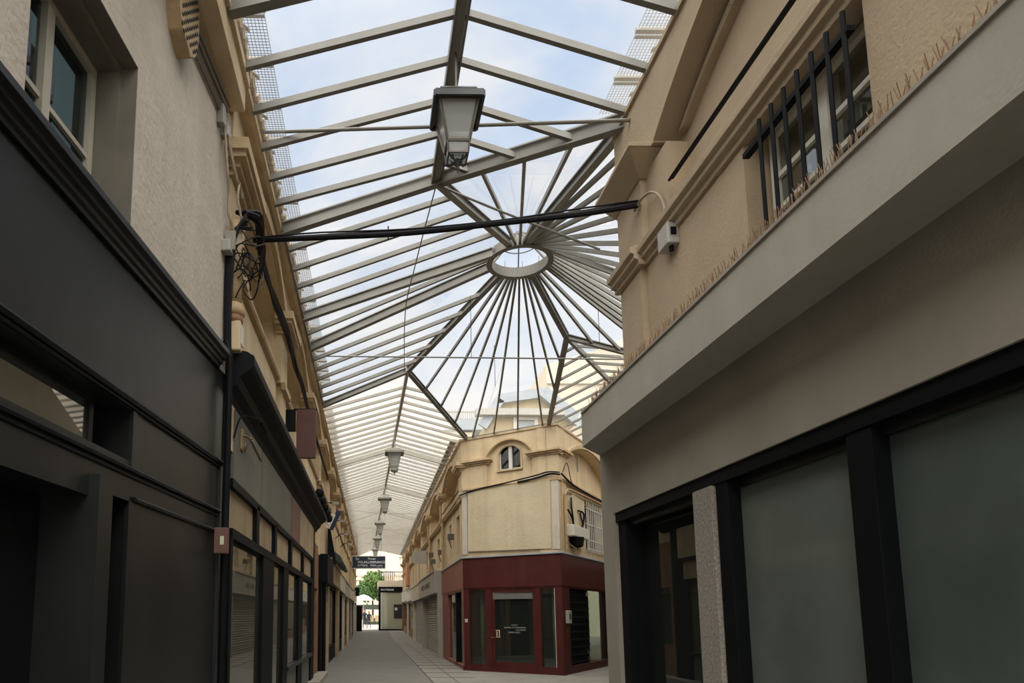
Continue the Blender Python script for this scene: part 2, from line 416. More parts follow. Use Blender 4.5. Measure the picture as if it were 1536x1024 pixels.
# black shopfront
sf = thing('shopfront', 'near left black painted shopfront with moulded cornice and blank fascia', 'shopfront', FN(-3, 0, 0))
m = MB(FN)
m.wall(-13, -.22, 0, 4.0, -.30, .0, [(-13, -2.10, 2.66, 3.02), (-13, -2.62, -.1, 2.33), (-2.46, -2.10, -.1, 2.38)])
m.build('front_panel', 'black_panel', sf)
m = MB(FN)
m.prism([(-.02, 3.97), (.03, 3.97), (.035, 4.0), (.055, 4.01), (.06, 4.04), (.085, 4.05), (.09, 4.075), (.125, 4.09), (.125, 4.14), (.0, 4.17), (-.02, 4.17)], 's', -13, -.42)
m.build('cornice', 'black_paint', sf, bevel=.004)
m = MB(FN)
for (z, a, b, h, t) in ((3.07, -13, -.24, .045, .05), (3.035, -13, -.24, .02, .03), (2.60, -13, -.24, .03, .04), (2.56, -13, -.24, .02, .02), (2.405, -2.05, -.32, .03, .035)):
    m.prism([(0, z-h/2), (t*.7, z-h/2), (t, z), (t*.7, z+h/2), (0, z+h/2)], 's', a, b)
m.build('moulding_strip', 'black_paint', sf)
m = MB(FN)
m.box(-2.12, -2.06, -.02, .012, 0, 2.42); m.box(-2.46, -2.06, -.02, .012, 2.38, 2.44)
m.build('door_casing', 'black_panel', sf)
MB(FN).box(-2.11, -2.05, -.02, .012, 2.62, 3.03).build('transom_casing', 'black_panel', sf)
MB(FN).box(-.30, -.22, -.02, .03, 0, 3.07).build('corner_strip', 'black_panel', sf)
MB(FN).box(-2.63, -2.46, -.3, .07, 0, 2.46).build('door_post', 'black_panel', sf)
m = MB(FN)
m.box(-13, -2.45, -.16, -.12, 2.97, 3.02); m.box(-2.45, -2.40, -.16, -.12, 2.66, 3.02); m.box(-13, -2.45, -.16, -.12, 2.66, 2.69)
m.build('transom_frame', 'black_paint', sf)
MB(FN).box(-13, -2.43, -.145, -.14, 2.68, 3.0).build('transom_pane', 'glass_mirror', sf)
MB(FN).box(-2.46, -2.10, -.29, -.20, 0, 2.4).build('side_panel', 'black_paint', sf)
m = MB(FN)
m.box(-13, -2.62, -.60, -.55, 2.18, 2.33); m.box(-3.02, -2.62, -.60, -.30, 0, 2.33); m.box(-3.10, -3.02, -.58, -.53, 0, 2.2)
m.box(-13, -3.0, -.60, -.54, 0, .25)
for s in (-3.75, -4.6, -5.5): m.box(s-.04, s+.04, -.60, -.54, 0, 2.2)
dr = m.build('door', 'black_paint', sf)
MB(FN).box(-13, -3.05, -.575, -.57, .2, 2.2).build('door_pane', 'glass_shop', dr)
m = MB(FN); m.box(-13, -.3, -2.4, -2.3, 0, 4.0); m.box(-13, -.3, -2.4, -.32, 3.3, 3.4); m.box(-.35, -.3, -2.4, -.3, 0, 3.4)
struct(m.build('wall_left_inside', 'interior_dark'), 'dark inside of the near left black shop', 'interior')
m = MB(FN); m.box(-4.6, -3.2, -2.25, -2.2, 1.9, 2.5)
m.build('warm_panel', 'interior_warm', sf)  # orange panel stands in for the warm glow inside the shop
m = MB(FN); m.box(-4.9, -3.4, -2.0, -1.5, 0, 1.05)
tag(m.build('shop_counter', 'interior_grey', bevel=.01), 'dim grey counter behind the glass of the near left black shop', 'counter')

# ------------------------------------------------------------------ second left shopfront
s2 = thing('shopfront', 'second left black shopfront with deep cornice, small upper panes and tall windows', 'shopfront', FL(11, 0, 0))
m = MB(FL)
m.prism([(-.1, 3.76), (.0, 3.78), (.03, 3.84), (.10, 3.90), (.13, 3.98), (.24, 4.06), (.27, 4.10), (.27, 4.19), (.20, 4.24), (-.1, 4.30)], 's', 6.42, 17.2)
m.build('cornice', 'black_metal', s2, bevel=.004)
m = MB(FL); m.box(6.40, 6.75, -.3, -.01, 0, 4.0); m.box(16.25, 16.6, -.3, .02, 0, 3.8)
m.box(6.75, 16.3, -.2, .02, 2.93, 3.02); m.box(6.75, 16.3, -.2, .03, 2.40, 2.50); m.box(6.75, 16.3, -.2, -.02, 3.70, 3.80)
for s in (8.32, 9.90, 11.85, 13.95, 16.2): m.box(s-.10, s+.10, -.2, .02, 2.45, 2.98)
for (a, b) in ((6.72, 6.84), (8.78, 9.75), (10.85, 11.45), (13.1, 13.85), (15.8, 16.3)): m.box(a, b, -.30, .02, 0, 2.42)
m.box(6.8, 16.3, -.2, -.02, 2.36, 2.42)
m.build('shop_frame', 'black_metal', s2)
m = MB(FL); m.box(8.8, 9.6, -.31, .0, 0, 2.35); m.build('door_recess', 'black_metal', s2)
for (a, b, mt) in ((6.80, 8.52, 'panel_green_grey'), (8.56, 11.7, 'panel_green_grey'), (11.75, 13.2, 'panel_rust'), (13.25, 16.3, 'wood_weathered')):
    MB(FL).box(a, b, -.1, .014, 3.0, 3.76).build('sign_panel', mt, s2)
for (a, b) in ((6.84, 8.22), (8.42, 9.8), (10.0, 11.75), (11.95, 13.85), (14.05, 16.1)):
    MB(FL).box(a, b, -.10, -.035, 2.50, 2.93).build('transom_pane', 'frosted_wood' if 0 else 'wood_weathered', s2)
for (a, b, z0) in ((6.84, 8.8, .1), (9.7, 10.9, .1), (11.45, 13.15, .78), (13.8, 15.85, .78)):
    MB(FL).box(a, b, -.035, -.03, z0, 2.38).build('shop_window', 'glass_mirror', s2)
m = MB(FL)
m.box(11.4, 15.9, -.3, -.02, 0, .72); m.build('stallriser', 'panel_green_grey', s2)
MB(FL).box(11.4, 15.9, -.3, .05, .70, .77).build('sill', 'black_panel', s2)
m = MB(FL); m.box(6.8, 16.3, -2.3, -2.2, 0, 3.0); m.box(6.8, 16.3, -2.3, -.3, 3.0, 3.1); m.box(6.7, 6.8, -2.3, -.3, 0, 3.0); m.box(16.3, 16.4, -2.3, -.3, 0, 3.0)
struct(m.build('wall_left_inside', 'interior_grey'), 'dim inside of the second left shop', 'interior')
# backing wall behind all left shops
m = MB(FL); m.box(16.4, 61.0, -.8, -.30, -.3, 3.4)
struct(m.build('wall_left', 'reveal_grey'), 'plain lower wall behind the far left shops')

ORD = ['first', 'second', 'third', 'fourth', 'fifth', 'sixth', 'seventh', 'eighth']
def shop(fr, s0, s1, z0, z1, fascia, pier, infill, label, proj=.1, shutter=False, doors=1, base=0., text=None):
    g = base
    o = thing('shopfront', label, 'shopfront', fr((s0+s1)/2, 0, g))
    MB(fr).prism([(.01, z0), (proj, z0), (proj, z1-.05), (proj+.04, z1-.05), (proj+.04, z1), (.01, z1)], 's', s0, s1).build('fascia', fascia, o)
    for p in (s0+.15, s1-.15): MB(fr).box(p-.15, p+.15, -.3, proj*.6, g-.02, z0).build('pier', pier, o)
    L = s1-s0-.6; a = s0+.3
    if shutter:
        m = MB(fr); n = 24; h = (z0-g)/n
        for k in range(n): m.prism([(-.16, g+k*h), (-.10, g+k*h+.012), (-.085, g+(k+.5)*h), (-.10, g+(k+1)*h-.012), (-.16, g+(k+1)*h)], 's', a, a+L)
        m.build('roller_shutter', 'shutter_grey', o)
    else:
        d = min(1.1, L*.4)
        dm = MB(fr); dm.wall(a, a+d, g, z0, -.16, -.08, [(a+.12, a+d-.12, g+.3, z0-.15)])
        dd = dm.build('door', infill, o)
        MB(fr).box(a+.1, a+d-.1, -.13, -.12, g+.25, z0-.1).build('door_pane', 'glass_shop', dd)
        MB(fr).tube([(a+d-.08, -.06, g+.95), (a+d-.08, -.03, g+1.0), (a+d-.08, -.03, g+1.15), (a+d-.08, -.06, g+1.2)], .012).build('door_handle', 'bronze', dd)
        wm = MB(fr); wm.wall(a+d, a+L, g, z0, -.16, -.06, [(a+d+.1, a+L-.1, g+.55, z0-.12)]); wm.build('window_frame', infill, o)
        MB(fr).box(a+d+.08, a+L-.08, -.13, -.12, g+.5, z0-.1).build('shop_window', 'glass_mirror', o)
    if text:
        text_mesh('lettering', text[0], text[1], fr(*text[2]), text[3], 'letter_dark', o, sx=(text[4] if len(text) > 4 else 1.))
    return o
# left far shops
dw = thing('shopfront', 'narrow left doorway of pinkish brown wood after the second shop', 'shopfront', FL(17.3, 0, 0))
MB(FL).wall(16.6, 18.3, 0, 3.5, -.3, -.02, [(16.8, 18.0, -.1, 2.35)]).build('door_surround', 'wood_brown', dw)
dd = MB(FL).wall(16.8, 18.0, .1, 2.35, -.2, -.12, [(16.95, 17.85, .9, 2.2)]).build('door', 'wood_brown', dw)
MB(FL).box(16.9, 17.9, -.17, -.16, .85, 2.25).build('door_pane', 'glass_shop', dd)
bx = thing('shutter_box', 'black box and frame of the shop beyond the brown left doorway', 'shutter box', FL(19.5, 0, 0))
MB(FL).box(18.5, 21.2, -.3, .22, 2.55, 3.35).build('housing', 'black_metal', bx, bevel=.02)
MB(FL).box(18.5, 18.75, -.3, .05, 0, 2.55).build('post', 'black_metal', bx)
MB(FL).box(19.2, 19.4, -.3, .02, 0, 2.55).build('post', 'black_metal', bx)
MB(FL).tube([(18.65, .12, 0), (18.65, .12, 2.6)], .05, 8).build('pipe', 'black_metal', bx)
shop(FL, 21.3, 28.0, 2.75, 3.5, 'wood_weathered', 'wood_weathered', 'black_metal', 'left shop with weathered beige fascia under the dark green folded awnings', .12)
shop(FL, 28.1, 34.0, 2.75, 3.5, 'fascia_cream', 'fascia_cream', 'black_metal', 'cream fascia left shop just beyond the folded awnings', .1)
shop(FL, 34.1, 40.5, 2.7, 3.5, 'fascia_grey', 'fascia_cream', 'wood_brown', 'grey fascia left shop halfway down the passage', .08)
shop(FL, 40.6, 47.0, 2.75, 3.5, 'fascia_cream', 'fascia_grey', 'wood_brown', 'pale fascia left shop below the hanging blue sign', .1, base=gz(43))
shop(FL, 47.1, 54.0, 2.8, 3.6, 'fascia_cream', 'fascia_cream', 'black_metal', 'pale left shop beyond the hanging blue sign', .08, base=gz(50))
shop(FL, 54.1, 60.5, 2.9, 3.7, 'fascia_cream', 'fascia_cream', 'wood_brown', 'last shop on the left before the open ground', .08, base=gz(57))
m = MB(FL); m.box(60.3, 60.5, -.1, .55, gz(60), 2.6)
tag(m.build('door_leaf', 'black_metal', bevel=.01), 'black open door leaf at the far left end of the passage', 'door')
m = MB(FL); m.box(55, 55.2, .02, .40, 3.3, 4.0)
tag(m.build('projecting_sign', 'black_metal', bevel=.01), 'small dark projecting sign near the far left end', 'sign')
# ------------------------------------------------------------------ right near building
E0 = 8.0
m = MB(FRt)
m.wall(-8, E0, 2.79, 3.60, -.5, 0, [])
m.box(7.62, E0, -.5, .0, 0, 2.79)
struct(m.build('wall_right', 'render_grey'), 'grey-beige rendered wall band above the near right shop windows')
m = MB(FRt)
m.prism([(-8, -1.2), (7.98, -1.2), (7.98, .0), (7.56, .35), (-8, .35)], 'z', 3.565, 3.95)
struct(m.build('trim_8', 'ledge_grey'), 'thick grey projecting ledge over the near right shop', 'ledge')
m = MB(FRt)
m.prism([(-8, -.3), (7.6, -.3), (7.54, .365), (-8, .365)], 'z', 3.95, 3.975)
struct(m.build('trim_9', 'render_grey'), 'thin capping strip on top of the grey ledge', 'capping')
# end wall of the near right block, turning into the side street
FE = Fr((XR, E0), (.43, .90), (-.90, .43))
m = MB(FE); m.box(.0, 32, -.5, 0, 0, 3.6)
struct(m.build('wall_right_side', 'render_grey'), 'side street wall of the near right block')
# upper wall
UE = 7.1
m = MB(FRt)
m.wall(-8, UE, 3.9, 5.42, -.55, -.06, [(3.46, 4.72, 4.0, 5.30)])
m.box(UE-.55, UE, -.4, 0, 3.9, 5.42)
m.box(-8, UE, -.8, -.55, 5.3, 7.0)
m.box(5.95, UE, -.6, -.06, 5.4, 6.2); m.box(6.45, UE, -.6, .0, 5.4, 6.2)
m.box(-8, UE, -.55, -.28, 5.4, 7.0)
struct(m.build('wall_right_upper', 'plaster_ochre'), 'ochre rendered upper wall of the near right building')
FE2 = Fr((XR, UE), (.43, .90), (-.90, .43))
m = MB(FE2); m.box(0.03, 32, -.5, 0, 3.9, 7.0)
struct(m.build('wall_right_side', 'plaster_ochre'), 'upper side street wall of the near right building')
m = MB(FRt)
m.arch(.9, 6.10, 6.32, .72, 7.12, -.30, .0, 24); m.box(-8, .9, -.3, 0, 6.32, 7.12)
struct(m.build('wall_right_arch', 'plaster_ochre'), 'broad arched attic band of the near right building')
m = MB(FRt)
m.box(6.10, 7.1, -.5, 0, 6.30, 7.08); m.box(-8, 7.1, -.5, .03, 7.08, 7.13)
struct(m.build('wall_right_pier', 'plaster_ochre'), 'attic pier at the corner of the near right building')
m = MB(FRt)
prof = [(-.1, 5.22), (-.03, 5.22), (-.02, 5.27), (.02, 5.28), (.025, 5.33), (.06, 5.34), (.065, 5.40), (.0, 5.43), (-.1, 5.43)]
m.prism(prof, 's', -8, UE-.55)
m.prism([(a+.07, b) for a, b in prof], 's', UE-.63, UE+.06)
lo = [(6.42, -.3, 6.14), (6.42, .02, 6.14), (7.12, .02, 6.14), (7.26, -.3, 6.14)]; hi = [(6.16, -.3, 6.30), (6.16, .22, 6.30), (7.16, .22, 6.30), (7.55, -.3, 6.30)]
i = [m.P(*p) for p in lo+hi]
for k in range(4): m.f.append([i[k], i[(k+1) % 4], i[4+(k+1) % 4], i[4+k]])
m.f.append(i[:4][::-1]); m.f.append(i[4:])
m.prism([(6.15, -.3), (6.15, .225), (7.17, .225), (7.56, -.3)], 'z', 6.30, 6.345)
m.archband(1.1, 5.9, 6.32, .55, .10, -.29, -.20, 24)
struct(m.build('trim_10', 'plaster_ochre', bevel=.006), 'ochre string moulding and impost block of the near right building', 'moulding')
m = MB(FRt); m.tube([(-8, -.02, 5.72), (5.85, -.02, 5.72)], .016, 6); m.box(-8, 5.85, -.06, -.02, 5.73, 5.745)  # dark strip drawn in place of a board's shadow line
tag(m.build('cable', 'cable_black'), 'dark strip added for a shadow line above the string moulding on the right', 'cable')
# window with grille
casement(FRt, 2, 3.48, 4.70, 4.02, 5.28, -.27, 'white framed window behind the black grille on the right', 'white_paint', 'glass_mirror', (.3, .5, .7), True, .06)
gr = thing('window_grille', 'black iron grille of seven upright bars over the right window', 'grille', FRt(4.1, 0, 3.97))
MB(FRt).bar((3.46, .02, 5.0), (4.56, .02, 5.0), .05, .035, (0, 0, 1)).build('rail', 'black_metal', gr)
MB(FRt).bar((3.40, .02, 4.08), (4.70, .02, 4.08), .03, .03).build('rail', 'black_metal', gr)
for k in range(7):
    s = 3.49+k*.142
    MB(FRt).tube([(s, .04, 3.97), (s, .04, 5.13)], .0145, 8).build('bar', 'black_metal', gr)
# bird spikes
m = MB(FRt); s = 7.5
while s > 2.0:
    if not (3.3 < s < 4.6) or True:
        for d in (-.035, .035):
            m.tube([(s, .26, 3.975), (s+d, .26+random.uniform(-.03, .03), 4.14)], .003, 3)
            m.tube([(s, .26, 3.975), (s+d*.3, .26+random.uniform(-.05, .05), 4.13)], .0025, 3)
    s -= .055
m.box(2.0, 7.52, .245, .275, 3.972, 3.979)
tag(m.build('bird_spikes', 'rust_mesh'), 'strip of thin rusty bird spikes along the right ledge', 'bird spikes')
# junction box with beige cable
jb = thing('junction_box', 'grey junction box with a beige cable on the upper right wall', 'junction box', FRt(5.85, -.06, 5.0))
MB(FRt).box(5.80, 6.02, -.07, .05, 5.06, 5.27).build('housing', 'grey_box', jb, bevel=.012)
MB(FRt).box(5.80-.012, 5.80, -.03, .02, 5.14, 5.21).build('socket', 'black_metal', jb)
MB(FRt).tube([(5.86, -.01, 5.01), (5.86, -.01, 5.07)], .022, 8).build('gland', 'black_metal', jb)
cb = MB(FRt).tube(smooth_path([(6.55, .03, 5.86), (6.35, .03, 5.87), (6.15, .0, 5.80), (6.02, -.03, 5.60), (5.98, -.04, 5.27)]), .014, 6)
tag(cb.build('cable', 'cable_beige'), 'beige cable looping down into the grey junction box', 'cable')
MB(FRt)
# shopfront below
s3 = thing('shopfront', 'near right black framed shopfront with whitened green-grey glass', 'shopfront', FRt(3, 0, 0))
m = MB(FRt)
m.box(-8, 7.62, -.22, -.02, 2.68, 2.79)
m.box(7.40, 7.62, -.3, -.05, 0, 2.68); m.box(5.20, 5.38, -.3, -.03, 0, 2.68); m.box(3.66, 3.86, -.24, -.03, 0, 2.68); m.box(1.4, 1.6, -.24, -.03, 0, 2.68)
m.box(-1, -.8, -.24, -.03, 0, 2.68); m.box(-8, 7.4, -.22, -.04, 0, .22)
m.build('shop_frame', 'black_metal', s3, bevel=.004)
m = MB(FRt); m.box(-8, 7.4, -.16, -.10, 2.62, 2.69); m.build('head_strip', 'black_panel', s3)
MB(FRt).box(5.76, 7.40, -.24, -.235, .2, 2.66).build('shop_window', 'glass_shop', s3)
for a, z in ((6.0, 1.95), (6.7, 2.0)): MB(FRt).tube([(a, -.85, z), (a+.5, -.85, z)], .02, 6).build('light_tube', 'warm_tube', s3)
MB(FRt).box(3.84, 5.22, -.14, -.135, .2, 2.66).build('shop_window', 'film_light', s3)
MB(FRt).box(1.58, 3.68, -.14, -.135, .2, 2.66).build('shop_window', 'film', s3)
MB(FRt).box(-8, 1.42, -.14, -.135, .2, 2.66).build('shop_window', 'film', s3)
m = MB(FRt); m.box(5.40, 5.72, -.35, .0, 0, 2.68)
tag(m.build('pillar', 'granite', bevel=.006), 'speckled pinkish concrete pillar between the near right shop windows', 'pillar')
m = MB(FRt); m.box(-8, 7.6, -2.2, -.3, -.0, .05); m.box(-8, 7.5, -2.3, -2.2, 0, 2.9); m.box(-8, 7.6, -2.3, -.25, 2.80, 2.9); m.box(7.45, 7.6, -2.3, -.3, 0, 2.9)
struct(m.build('wall_right_inside', 'interior_dark'), 'dark inside behind the near right shop glass', 'interior')

# ------------------------------------------------------------------ corner block: diagonal face, side street face
m = MB(FD)
m.box(-.0, LD, -.6, -.02, 3.3, 5.52)
m.wall(-.0, LD, 5.5, 7.1, -.6, -.10, [(1.22, 1.96, 6.0, 6.78)])
m.arch(.86, 2.34, 6.42, .46, 7.1, -.12, 0, 14)
m.box(0, .86, -.12, 0, 5.5, 7.1); m.box(2.34, LD, -.12, 0, 5.5, 7.1)
m.arch(1.22, 1.96, 6.52, .22, 6.79, -.55, -.09, 10)
struct(m.build('wall_corner', 'plaster_warm'), 'slanting face of the cream corner building over the red shop')
m = MB(F2)
m.wall(0, 26, 3.3, 5.52, -.6, -.03, [(2.45, 4.3, 3.68, 5.25)])
m.wall(0, 26, 5.5, 7.1, -.6, -.32, [(2.6, 2.9, 6.25, 6.75)])
m.box(0, .75, -.34, 0, 5.5, 7.1); m.box(5.3, 6.2, -.34, 0, 5.5, 7.1)
m.arch(.75, 5.3, 6.35, .52, 7.1, -.34, 0, 16)
m.arch(6.2, 12, 6.35, .52, 7.1, -.34, 0, 16); m.box(12, 26, -.34, 0, 5.5, 7.1); m.box(5.6, 26, -.6, -.03, 0, 3.35)
struct(m.build('wall_corner_side', 'plaster_warm'), 'side street face of the cream corner building')
m = MB(FD)
m.archband(.86, 2.34, 6.42, .46, .05, -.02, .035, 16)
m.archband(1.24, 1.94, 6.50, .22, .04, -.12, -.07, 10)
m.box(1.17, 2.01, -.12, -.04, 5.955, 6.0); m.box(1.18, 1.24, -.12, -.075, 6.0, 6.5); m.box(1.94, 2.0, -.12, -.075, 6.0, 6.5)
for (w, t, z0, z1) in ((.0, .04, 6.24, 6.29), (.05, .10, 6.29, 6.34), (.11, .16, 6.34, 6.40)):
    m.prism([(-.12, -.2), (-.12-w*.3, t), (.92+w, t), (.92+w, -.2)], 'z', z0, z1)
    m.prism([(2.26-w, -.2), (2.26-w, t), (LD+t*.72, t), (LD+.1, -.2)], 'z', z0, z1)
m.box(-.05, LD+.02, -.3, .03, 7.08, 7.14)
m.prism([(-.3, 5.49), (.05, 5.49), (.05, 5.54), (-.3, 5.56)], 's', 0, LD)
struct(m.build('trim_11', 'moulding'), 'arch band, imposts and string course of the slanting corner face', 'moulding')
m = MB(F2)
for (w, t, z0, z1) in ((.0, .04, 6.24, 6.29), (.05, .10, 6.29, 6.34), (.11, .16, 6.34, 6.40)):
    m.prism([(0, -.2), (t*.6, t), (.85+w, t), (.85+w, -.2)], 'z', z0, z1)
m.archband(.75, 5.3, 6.38, .52, .12, -.02, .06, 16); m.box(0, 14, -.3, .03, 7.08, 7.14)
m.box(0, 14, -.3, .05, 5.48, 5.55)
struct(m.build('trim_12', 'moulding'), 'arch band and string course of the side street face', 'moulding')
# blank plaster panel
m = MB(FD); m.prism([(.20, 3.58), (2.86, 3.52), (2.88, 5.50), (1.9, 5.50), (1.2, 5.53), (.6, 5.48), (.22, 5.42)], 't', -.05, .045)
tag(m.build('wall_panel', 'panel_plaster', bevel=.01), 'large blank beige plaster panel over the red corner shop', 'panel')
m = MB(FD); m.box(2.9, LD, -.05, .03, 3.5, 5.5); m.box(-.0, .18, -.05, .02, 3.5, 5.5)
struct(m.build('trim_13', 'plaster_grey'), 'grey pilaster strips at the edges of the slanting corner face', 'pilaster')
w = thing('window_3', 'small arched attic window over the blank panel of the corner building', 'window', FD(1.6, -.15, 6.0), kind='structure')
f = MB(FD); f.box(1.22, 1.27, -.22, -.14, 6.0, 6.6); f.box(1.91, 1.96, -.22, -.14, 6.0, 6.6); f.box(1.545, 1.65, -.22, -.12, 6.0, 6.74); f.box(1.22, 1.96, -.22, -.14, 6.0, 6.04)
f.build('window_frame', 'sign_white', w)
MB(FD).box(1.22, 1.96, -.20, -.19, 6.0, 6.78).build('pane', 'glass_window', w)
MB(FD).box(1.2, 1.98, -.6, -.55, 6.0, 6.8).build('dark_room', 'interior_dark', w)
w = thing('window_4', 'tiny pale window in the attic recess of the side street face', 'window', F2(2.7, -.35, 6.25), kind='structure')
MB(F2).box(2.6, 2.9, -.40, -.36, 6.25, 6.75).build('pane', 'frosted', w)
MB(F2).box(2.58, 2.64, -.40, -.33, 6.25, 6.75).build('window_frame', 'black_metal', w)
casement(F2, 5, 2.47, 4.28, 3.70, 5.23, -.22, 'curtained window behind the cream grille on the side street face', 'window_paint', 'glass_window', (), True, .05)
m = MB(F2); m.box(3.0, 3.5, -.42, -.40, 3.7, 5.2); m.box(3.7, 3.9, -.42, -.40, 3.7, 5.2)
tag(m.build('curtain', 'white_box'), 'pale curtain behind the cream grille of the corner building', 'curtain')
gr = thing('window_grille', 'cream iron window grille on the side street face above the red shop', 'grille', F2(3.3, 0, 3.7))
for k in range(10): MB(F2).tube([(2.5+k*.195, .02, 3.62), (2.5+k*.195, .02, 5.2)], .016, 6).build('bar', 'white_box', gr)
for z in (3.72, 4.0, 4.5, 5.0): MB(F2).box(2.42, 4.32, .0, .03, z-.015, z+.015).build('rail', 'white_box', gr)
# utility clutter on the side street face
ub = thing('utility_box', 'white wall box with torn board above it on the side street face', 'utility box', F2(1.3, 0, 3.85))
MB(F2).box(.55, 2.0, -.03, .22, 3.92, 4.25).build('housing', 'white_box', ub, bevel=.02)
MB(F2).lathe(1.1, .08, [(.05, 3.6), (.22, 3.66), (.26, 3.92)], 12).build('bowl', 'black_metal', ub)
m = MB(F2); m.prism([(1.0, 4.2), (2.2, 4.2), (2.25, 5.15), (1.15, 5.25), (1.02, 5.1)], 't', -.03, .03)
tag(m.build('backing_board', 'panel_plaster', bevel=.01), 'torn pale board beside the cream grille on the side street face', 'board')
m = MB(F2)
for pts in ([(.95, .05, 5.1), (.85, .08, 4.8), (1.0, .07, 4.4), (.95, .06, 4.2)], [(1.8, .05, 4.75), (1.65, .1, 4.6), (1.8, .09, 4.4), (1.7, .06, 4.2)],
            [(1.5, .06, 4.78), (1.9, .1, 4.75), (1.95, .08, 4.5), (1.85, .06, 4.25)], [(.6, .05, 4.7), (.8, .09, 4.5), (1.0, .08, 4.3)]):
    m.tube(smooth_path(pts), .028, 5)
tag(m.build('cable', 'cable_black'), 'tangle of black cable ends above the white wall box', 'cable')
m = MB(F2)
m.tube(smooth_path([(.35, .05, 3.5), (.35, .05, 4.9), (.42, .06, 5.15), (.7, .06, 5.30), (1.5, .06, 5.32), (4.6, .06, 5.32)]), .035, 6)
m.tube(smooth_path([(.12, .05, 3.4), (.12, .05, 4.6), (.15, .05, 5.45)]), .02, 6)
m.tube(smooth_path([(.35, .05, 3.75), (.7, .12, 3.62), (1.4, .12, 3.58), (1.7, .05, 3.75)]), .02, 6)
tag(m.build('conduit', 'pipe_cream'), 'cream painted conduits bending round the side street window', 'conduit')
m = MB(FD); m.tube(smooth_path([(-.05, .07, 5.35), (.5, .07, 5.47), (1.4, .08, 5.55), (2.4, .08, 5.66), (2.85, .10, 5.72), (3.2, .12, 5.66)]), .022, 6)
m.tube(smooth_path([(1.9, .08, 5.54), (2.4, .08, 5.58), (2.9, .08, 5.66), (3.2, .10, 5.60)]), .03, 6)
tag(m.build('cable', 'cable_black'), 'dark cables sagging along the string course above the blank panel', 'cable')
m = MB(F2); m.tube(smooth_path([(.0, .1, 5.64), (1.0, .08, 5.50), (2.5, .08, 5.44), (5, .08, 5.42)]), .03, 6); m.tube(smooth_path([(.1, .1, 5.7), (.5, .1, 6.05), (.8, .1, 5.6), (1.0, .1, 5.5)]), .012, 5)
tag(m.build('cable', 'cable_black'), 'dark cable bundle under the arch of the side street face', 'cable')
for s, lb in ((25.7, 'cream downpipe on the far right wall above the red fascia end'), (31.5, 'cream downpipe on the far right wall above the grey shuttered shop')):
    tag(MB(FRt).tube([(s, .06, 3.38), (s, .06, 5.25), (s, .13, 5.35), (s, .13, 5.9)], .05, 8).build('drainpipe', 'pipe_cream'), lb, 'drainpipe')
tag(MB(FRt).tube([(20.5, .1, 5.5), (25.4, .1, 5.52)], .02, 6).build('cable', 'cable_black'), 'dark cable on the string course round the corner from the blank panel', 'cable')

# red shop
rs = thing('shopfront', 'dark red painted corner shopfront on three faces', 'shopfront', FD(1.5, 0, 0))
m = MB(FD); m.wall(0, LD, 2.47, 3.38, -.3, .02, []); m.build('fascia', 'red_paint', rs)
m = MB(F2); m.box(0, 5.6, -.3, .02, 2.47, 3.38); m.build('fascia', 'red_paint', rs)
m = MB(FRt); m.box(20.45, 26.55, -.3, .02, 2.47, 3.38); m.build('fascia', 'red_light', rs)
m = MB(FD); m.wall(0, LD, .0, 2.47, -.15, .0, [(.18, .74, .2, 2.42), (.93, 2.32, .22, 2.42), (2.46, 2.90, .2, 2.42)]); m.build('shop_frame', 'red_paint', rs)
m = MB(FD); m.box(-.02, LD+.03, -.1, .05, 0, .14); m.build('plinth', 'red_paint', rs)
for (a, b) in ((.16, .76), (2.44, 2.92)):
    MB(FD).box(a, b, -.09, -.085, .18, 2.44).build('shop_window', 'glass_shop', rs)
    MB(FD).box(b-.05, b-.02, -.06, -.02, .2, 2.42).build('window_edge', 'window_paint' if a > 2 else 'red_paint', rs)
d = MB(FD).wall(.86, 2.36, .16, 2.42, -.10, -.02, [(1.02, 2.22, .30, 2.28)]).build('door', 'red_paint', rs)
MB(FD).box(1.0, 2.24, -.07, -.065, .28, 2.3).build('door_pane', 'glass_shop', d)
MB(FD).box(.98, 2.28, -.035, -.02, 2.12, 2.32).build('transom_strip', 'interior_grey', d)
MB(FD).tube([(.94, -.02, 1.0), (.94, .05, 1.0), (.98, .05, 1.0), (1.02, .05, 1.0)], .014).build('door_handle', 'bronze', d)
st = MB(FD).box(1.0, 1.16, -.062, -.056, 1.0, 1.22).build('sticker', 'fascia_cream', d)
MB(FD).box(1.01, 1.135, -.056, -.053, 1.02, 1.20).build('sticker_field', 'red_paint', d)
MB(FD).prism([(1.055, 1.03), (1.08, 1.03), (1.09, 1.12), (1.085, 1.18), (1.06, 1.18), (1.05, 1.11)], 't', -.053, -.050).build('sticker_figure', 'fascia_cream', d)
ux = (u1.x, u1.y, 0)
for body, s, z, h in (('PARTO', 1.63, 1.345, .06), ('GENERAL ST STANDARIZER', 1.64, 1.275, .055), ('LOT PARTIC', 1.83, 1.205, .055), ('EXPW ANTS', 1.62, 1.13, .065)):
    text_mesh('lettering', body, h, FD(s, -.055, z), ux, 'letter_grey', d, depth=.002)
MB(FD).lathe(.42, -.45, [(.08, .1), (.08, 2.6)], 14).build('column', 'column_pale', rs, smooth=True)
MB(FD).lathe(2.72, -.45, [(.08, .1), (.08, 2.6)], 14).build('column', 'column_pale', rs, smooth=True)
m = MB(F2); m.wall(0, 5.6, 0, 2.47, -.15, .0, [(.62, 4.6, .22, 2.42)]); m.build('shop_frame', 'red_paint', rs)
MB(F2).box(2.55, 4.6, -.12, -.11, .2, 2.45).build('shop_window', 'glass_shop', rs)
m = MB(F2)
